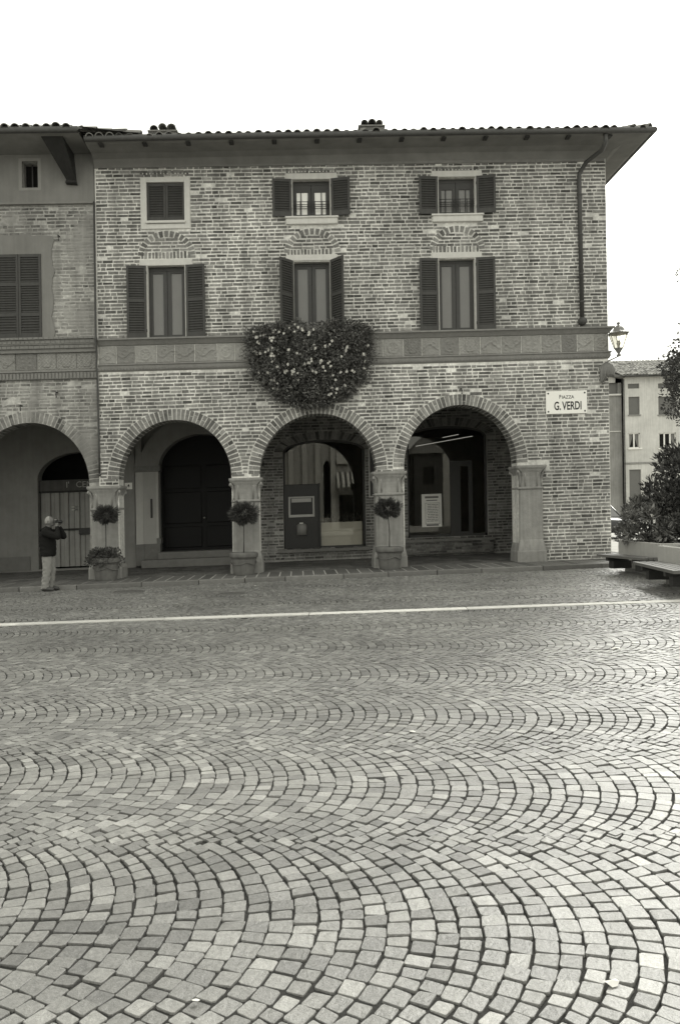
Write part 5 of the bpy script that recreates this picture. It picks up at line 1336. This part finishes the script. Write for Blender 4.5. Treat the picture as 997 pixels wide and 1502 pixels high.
def fig(keep, grow=0., extra=None):
    """closed capsules along the joints; the voxel remesh fuses them into one skin"""
    out = MB(); ex = extra or {}
    def rr(n):
        r = Rd[n]; g = ex.get(n, grow); r = r if isinstance(r, tuple) else (r, r); return (r[0] + g, r[1] + g)
    for a, b in E_:
        if a not in keep or b not in keep: continue
        p, q = Vector(J[a]), Vector(J[b]); ra, rb = rr(a), rr(b)
        if a == 'pel' and b[:2] == 'hp': ra = (ra[0] * .7, ra[1] * .6)
        if a == 'uc' and b[:2] == 'sh': ra = (ra[0] * .7, ra[1] * .6)
        d = (q - p).normalized(); L = (q - p).length; up_ = Vector((1, 0, 0)) if abs(d.x) < .8 else Vector((0, 0, 1))
        e2 = d.cross(up_).normalized(); e1 = e2.cross(d).normalized(); rings = []
        for t in [-.98, -.85, -.6, -.3, 0, .25, .5, .75, 1, 1.3, 1.6, 1.85, 1.98]:
            if t < 0: c = p + d * (t * min(ra)); k = math.sqrt(1 - t * t); r = (ra[0] * k, ra[1] * k)
            elif t > 1: c = q + d * ((t - 1) * min(rb)); k = math.sqrt(max(0, 1 - (t - 1) ** 2)); r = (rb[0] * k, rb[1] * k)
            else: c = p + d * (L * t); r = (ra[0] + (rb[0] - ra[0]) * t, ra[1] + (rb[1] - ra[1]) * t)
            rings.append([c + e1 * (r[0] * math.cos(2 * PI * j / 18)) + e2 * (r[1] * math.sin(2 * PI * j / 18)) for j in range(18)])
        out.rings(rings, 0, True)
    return out
px0, py0 = -5.60, -1.72
man = empty('person', (px0, py0, gz(px0, .004)), 'grey haired man in dark sweater and pale trousers raising a camera', 'person')
B = fig(set(names))
B.ball((.040, 0, 1.555), .1, 0, 20, 14, (.98, .78, 1.12)); B.ball((.075, 0, 1.49), .06, 0, 14, 10, (1.0, .85, .85))     # skull and jaw
B.tube([(.125, 0, 1.575), (.155, 0, 1.535), (.135, 0, 1.522)], [.012, .018, .012], 8)                                      # nose
for s in (-1, 1):
    B.ball((.03, s * .078, 1.55), .03, 0, 10, 8, (.7, .35, 1.1)); B.ball((.118, s * .033, 1.575), .014, 0, 8, 6)
    # hand: palm, four curled fingers, thumb
    w = Vector((.235, s * .10, 1.415)); g = Vector((.205, s * .082, 1.475))
    B.tube([w, w.lerp(g, .5), g], [.028, .036, .034], 10)
    for k in range(4):
        a = g + Vector((.028 - .017 * k, -s * .006, .012 + .004 * (k in (1, 2)))); L = (.060, .068, .064, .050)[k]
        B.tube([a, a + Vector((.006, -s * L * .45, .024)), a + Vector((.014, -s * L * .9, .020)), a + Vector((.014, -s * L * 1.15, .006))], [.0105, .0100, .0092, .0075], 8)
    a = w.lerp(g, .45) + Vector((-.015, -s * .02, -.0)); B.tube([a, a + Vector((.0, -s * .03, .016)), a + Vector((.008, -s * .052, .026))], [.013, .0115, .009], 8)
B.ball((.135, 0, 1.505), .016, 0, 10, 6, (.5, 1.3, .4)); B.ball((.134, 0, 1.492), .016, 0, 10, 6, (.5, 1.2, .4))           # lips
remesh(B, .0055, 3).build('body', M_SKIN, man, local=True)
S = fig({'pel', 'sp', 'ch', 'uc', 'hpl', 'hpr', 'shl', 'shr', 'ell', 'elr', 'wrl', 'wrr'}, .028, {'pel': .045, 'hpl': .05, 'hpr': .05, 'sp': .05, 'ch': .04, 'uc': .025, 'wrl': .012, 'wrr': .012, 'shl': .03, 'shr': .03})
q = remesh(S, .009, 6)
for i, v in enumerate(q.v):                                # soft folds and a hem
    x, y, z = v; f = .006 * math.sin(z * 60 + x * 25 + y * 18) * math.sin(y * 30 + z * 10); q.v[i] = (x + f, y + f * .6, max(z, .775 + .006 * math.sin(y * 30)))
q.build('sweater', M_SWEAT, man, local=True)
S = fig({'pel', 'hpl', 'hpr', 'knl', 'knr', 'anl', 'anr'}, .024, {'pel': .012, 'knl': .032, 'knr': .032, 'anl': .04, 'anr': .04, 'hpl': .026, 'hpr': .026})
q = remesh(S, .009, 4)
for i, v in enumerate(q.v):
    x, y, z = v; a = max(0, 1 - z / .75); f = (.003 + .006 * a) * (math.sin(z * 31 + x * 22 + (y > 0) * 2 + 3 * math.sin(y * 21)) + .8 * math.sin(z * 73 + y * 40)); q.v[i] = (x + f, y + f * .5, max(z, .055))
q.build('trousers', M_TROUS, man, local=True)
for n, s in (('l', 1), ('r', -1)):
    a = Vector(J['an' + n]); S = MB(); S.tube([a + Vector((-.065, 0, -.045)), a + Vector((0, 0, -.025)), a + Vector((.09, s * .01, -.035)), a + Vector((.18, s * .02, -.052)), a + Vector((.205, s * .022, -.055))], [.045, .06, .056, .046, .02], 12)
    sh = MB(); sh.v = [(x, y, max(z, .004)) for x, y, z in S.v]; sh.f, sh.m, sh.s = S.f, S.m, S.s; sh.build('shoe', M_SHOE, man, local=True)
S = MB(); cr = []
for z, r, d in ((1.375, .085, .0), (1.42, .074, .008), (1.385, .088, 0)): cr.append([(.008 + d + r * math.cos(2 * PI * k / 20), r * .95 * math.sin(2 * PI * k / 20), z - .028 * math.cos(2 * PI * k / 20)) for k in range(20)])
S.rings(cr, 0, True, False); S.build('collar', M_SHIRT, man, local=True)
S = MB(); rg = []
for k in range(9):                                         # close-cropped hair round the back and sides
    th = PI * .06 + PI * .56 * k / 8; rg.append([(.036 + .104 * math.sin(th) * math.cos(a), .084 * math.sin(th) * math.sin(a), 1.558 + .119 * math.cos(th)) for a in [PI * .42 + PI * 1.16 * j / 16 for j in range(17)]])
S.rings(rg, 0, True, False, False); S.build('hair', M_HAIR, man, local=True)
cam = empty('photo_camera', (px0 + .2, py0, gz(px0, 1.53)), 'small dark camera held up to the eye of the standing man', 'camera')
M0 = Vector((px0, py0, gz(px0, .004)))
m = MB(); m.bbox(M0.x + .165, M0.x + .215, M0.y - .068, M0.y + .068, M0.z + 1.50, M0.z + 1.585, .008); m.bbox(M0.x + .168, M0.x + .212, M0.y - .03, M0.y + .03, M0.z + 1.58, M0.z + 1.612, .008); m.build('camera_body', M_BLACK, cam)
m = MB(); m.rings([[(M0.x + x, M0.y + r * math.cos(2 * PI * k / 18), M0.z + 1.54 + r * math.sin(2 * PI * k / 18)) for k in range(18)] for x, r in ((.21, .036), (.24, .036), (.242, .033), (.315, .035), (.318, .030), (.305, .024))], 0, False); m.build('lens', M_BLACK, cam)
m = MB(); m.bbox(M0.x + .166, M0.x + .214, M0.y - .065, M0.y - .032, M0.z + 1.584, M0.z + 1.594, .003); m.build('top_plate', M_CHROME, cam)

# ------------------------------------------------------------------ sky, sun, exposure
W = bpy.data.worlds.new('World'); SC.world = W; W.use_nodes = True
n = W.node_tree.nodes; l = W.node_tree.links; bg = n['Background']
SUN_EL, SUN_AZ = R_(38), R_(30)           # azimuth clockwise from +Y: a veiled sun beyond the house, to the right
sk = n.new('ShaderNodeTexSky'); sk.sky_type = 'NISHITA'; sk.sun_disc = False; sk.sun_elevation = SUN_EL; sk.sun_rotation = SUN_AZ; sk.dust_density = 6.; sk.air_density = 1.5
bw = n.new('ShaderNodeRGBToBW'); l.new(sk.outputs[0], bw.inputs[0])
a = n.new('ShaderNodeMath'); a.operation = 'MULTIPLY_ADD'; a.inputs[1].default_value = .55; a.inputs[2].default_value = 8.0      # high even overcast
l.new(bw.outputs[0], a.inputs[0])
v = n.new('ShaderNodeVectorMath'); v.operation = 'SCALE'; v.inputs[0].default_value = (1, 1, .915); l.new(a.outputs[0], v.inputs['Scale']); l.new(v.outputs[0], bg.inputs['Color'])
bg.inputs['Strength'].default_value = .1
sl = bpy.data.lights.new('sun', 'SUN'); sl.energy = 1.7; sl.angle = R_(28); sl.color = (1, .985, .93)
so = bpy.data.objects.new('sun', sl); COL.objects.link(so)
d = Vector((math.sin(SUN_AZ) * math.cos(SUN_EL), math.cos(SUN_AZ) * math.cos(SUN_EL), math.sin(SUN_EL)))
so.rotation_euler = (-d).to_track_quat('-Z', 'Y').to_euler()
vs = SC.view_settings; vs.view_transform = 'Standard'; vs.look = 'None'; vs.gamma = 1; vs.use_curve_mapping = False; vs.exposure = 0.48
SC.render.engine = 'CYCLES'; SC.cycles.use_denoising = True; SC.cycles.max_bounces = 8; SC.cycles.transparent_max_bounces = 8
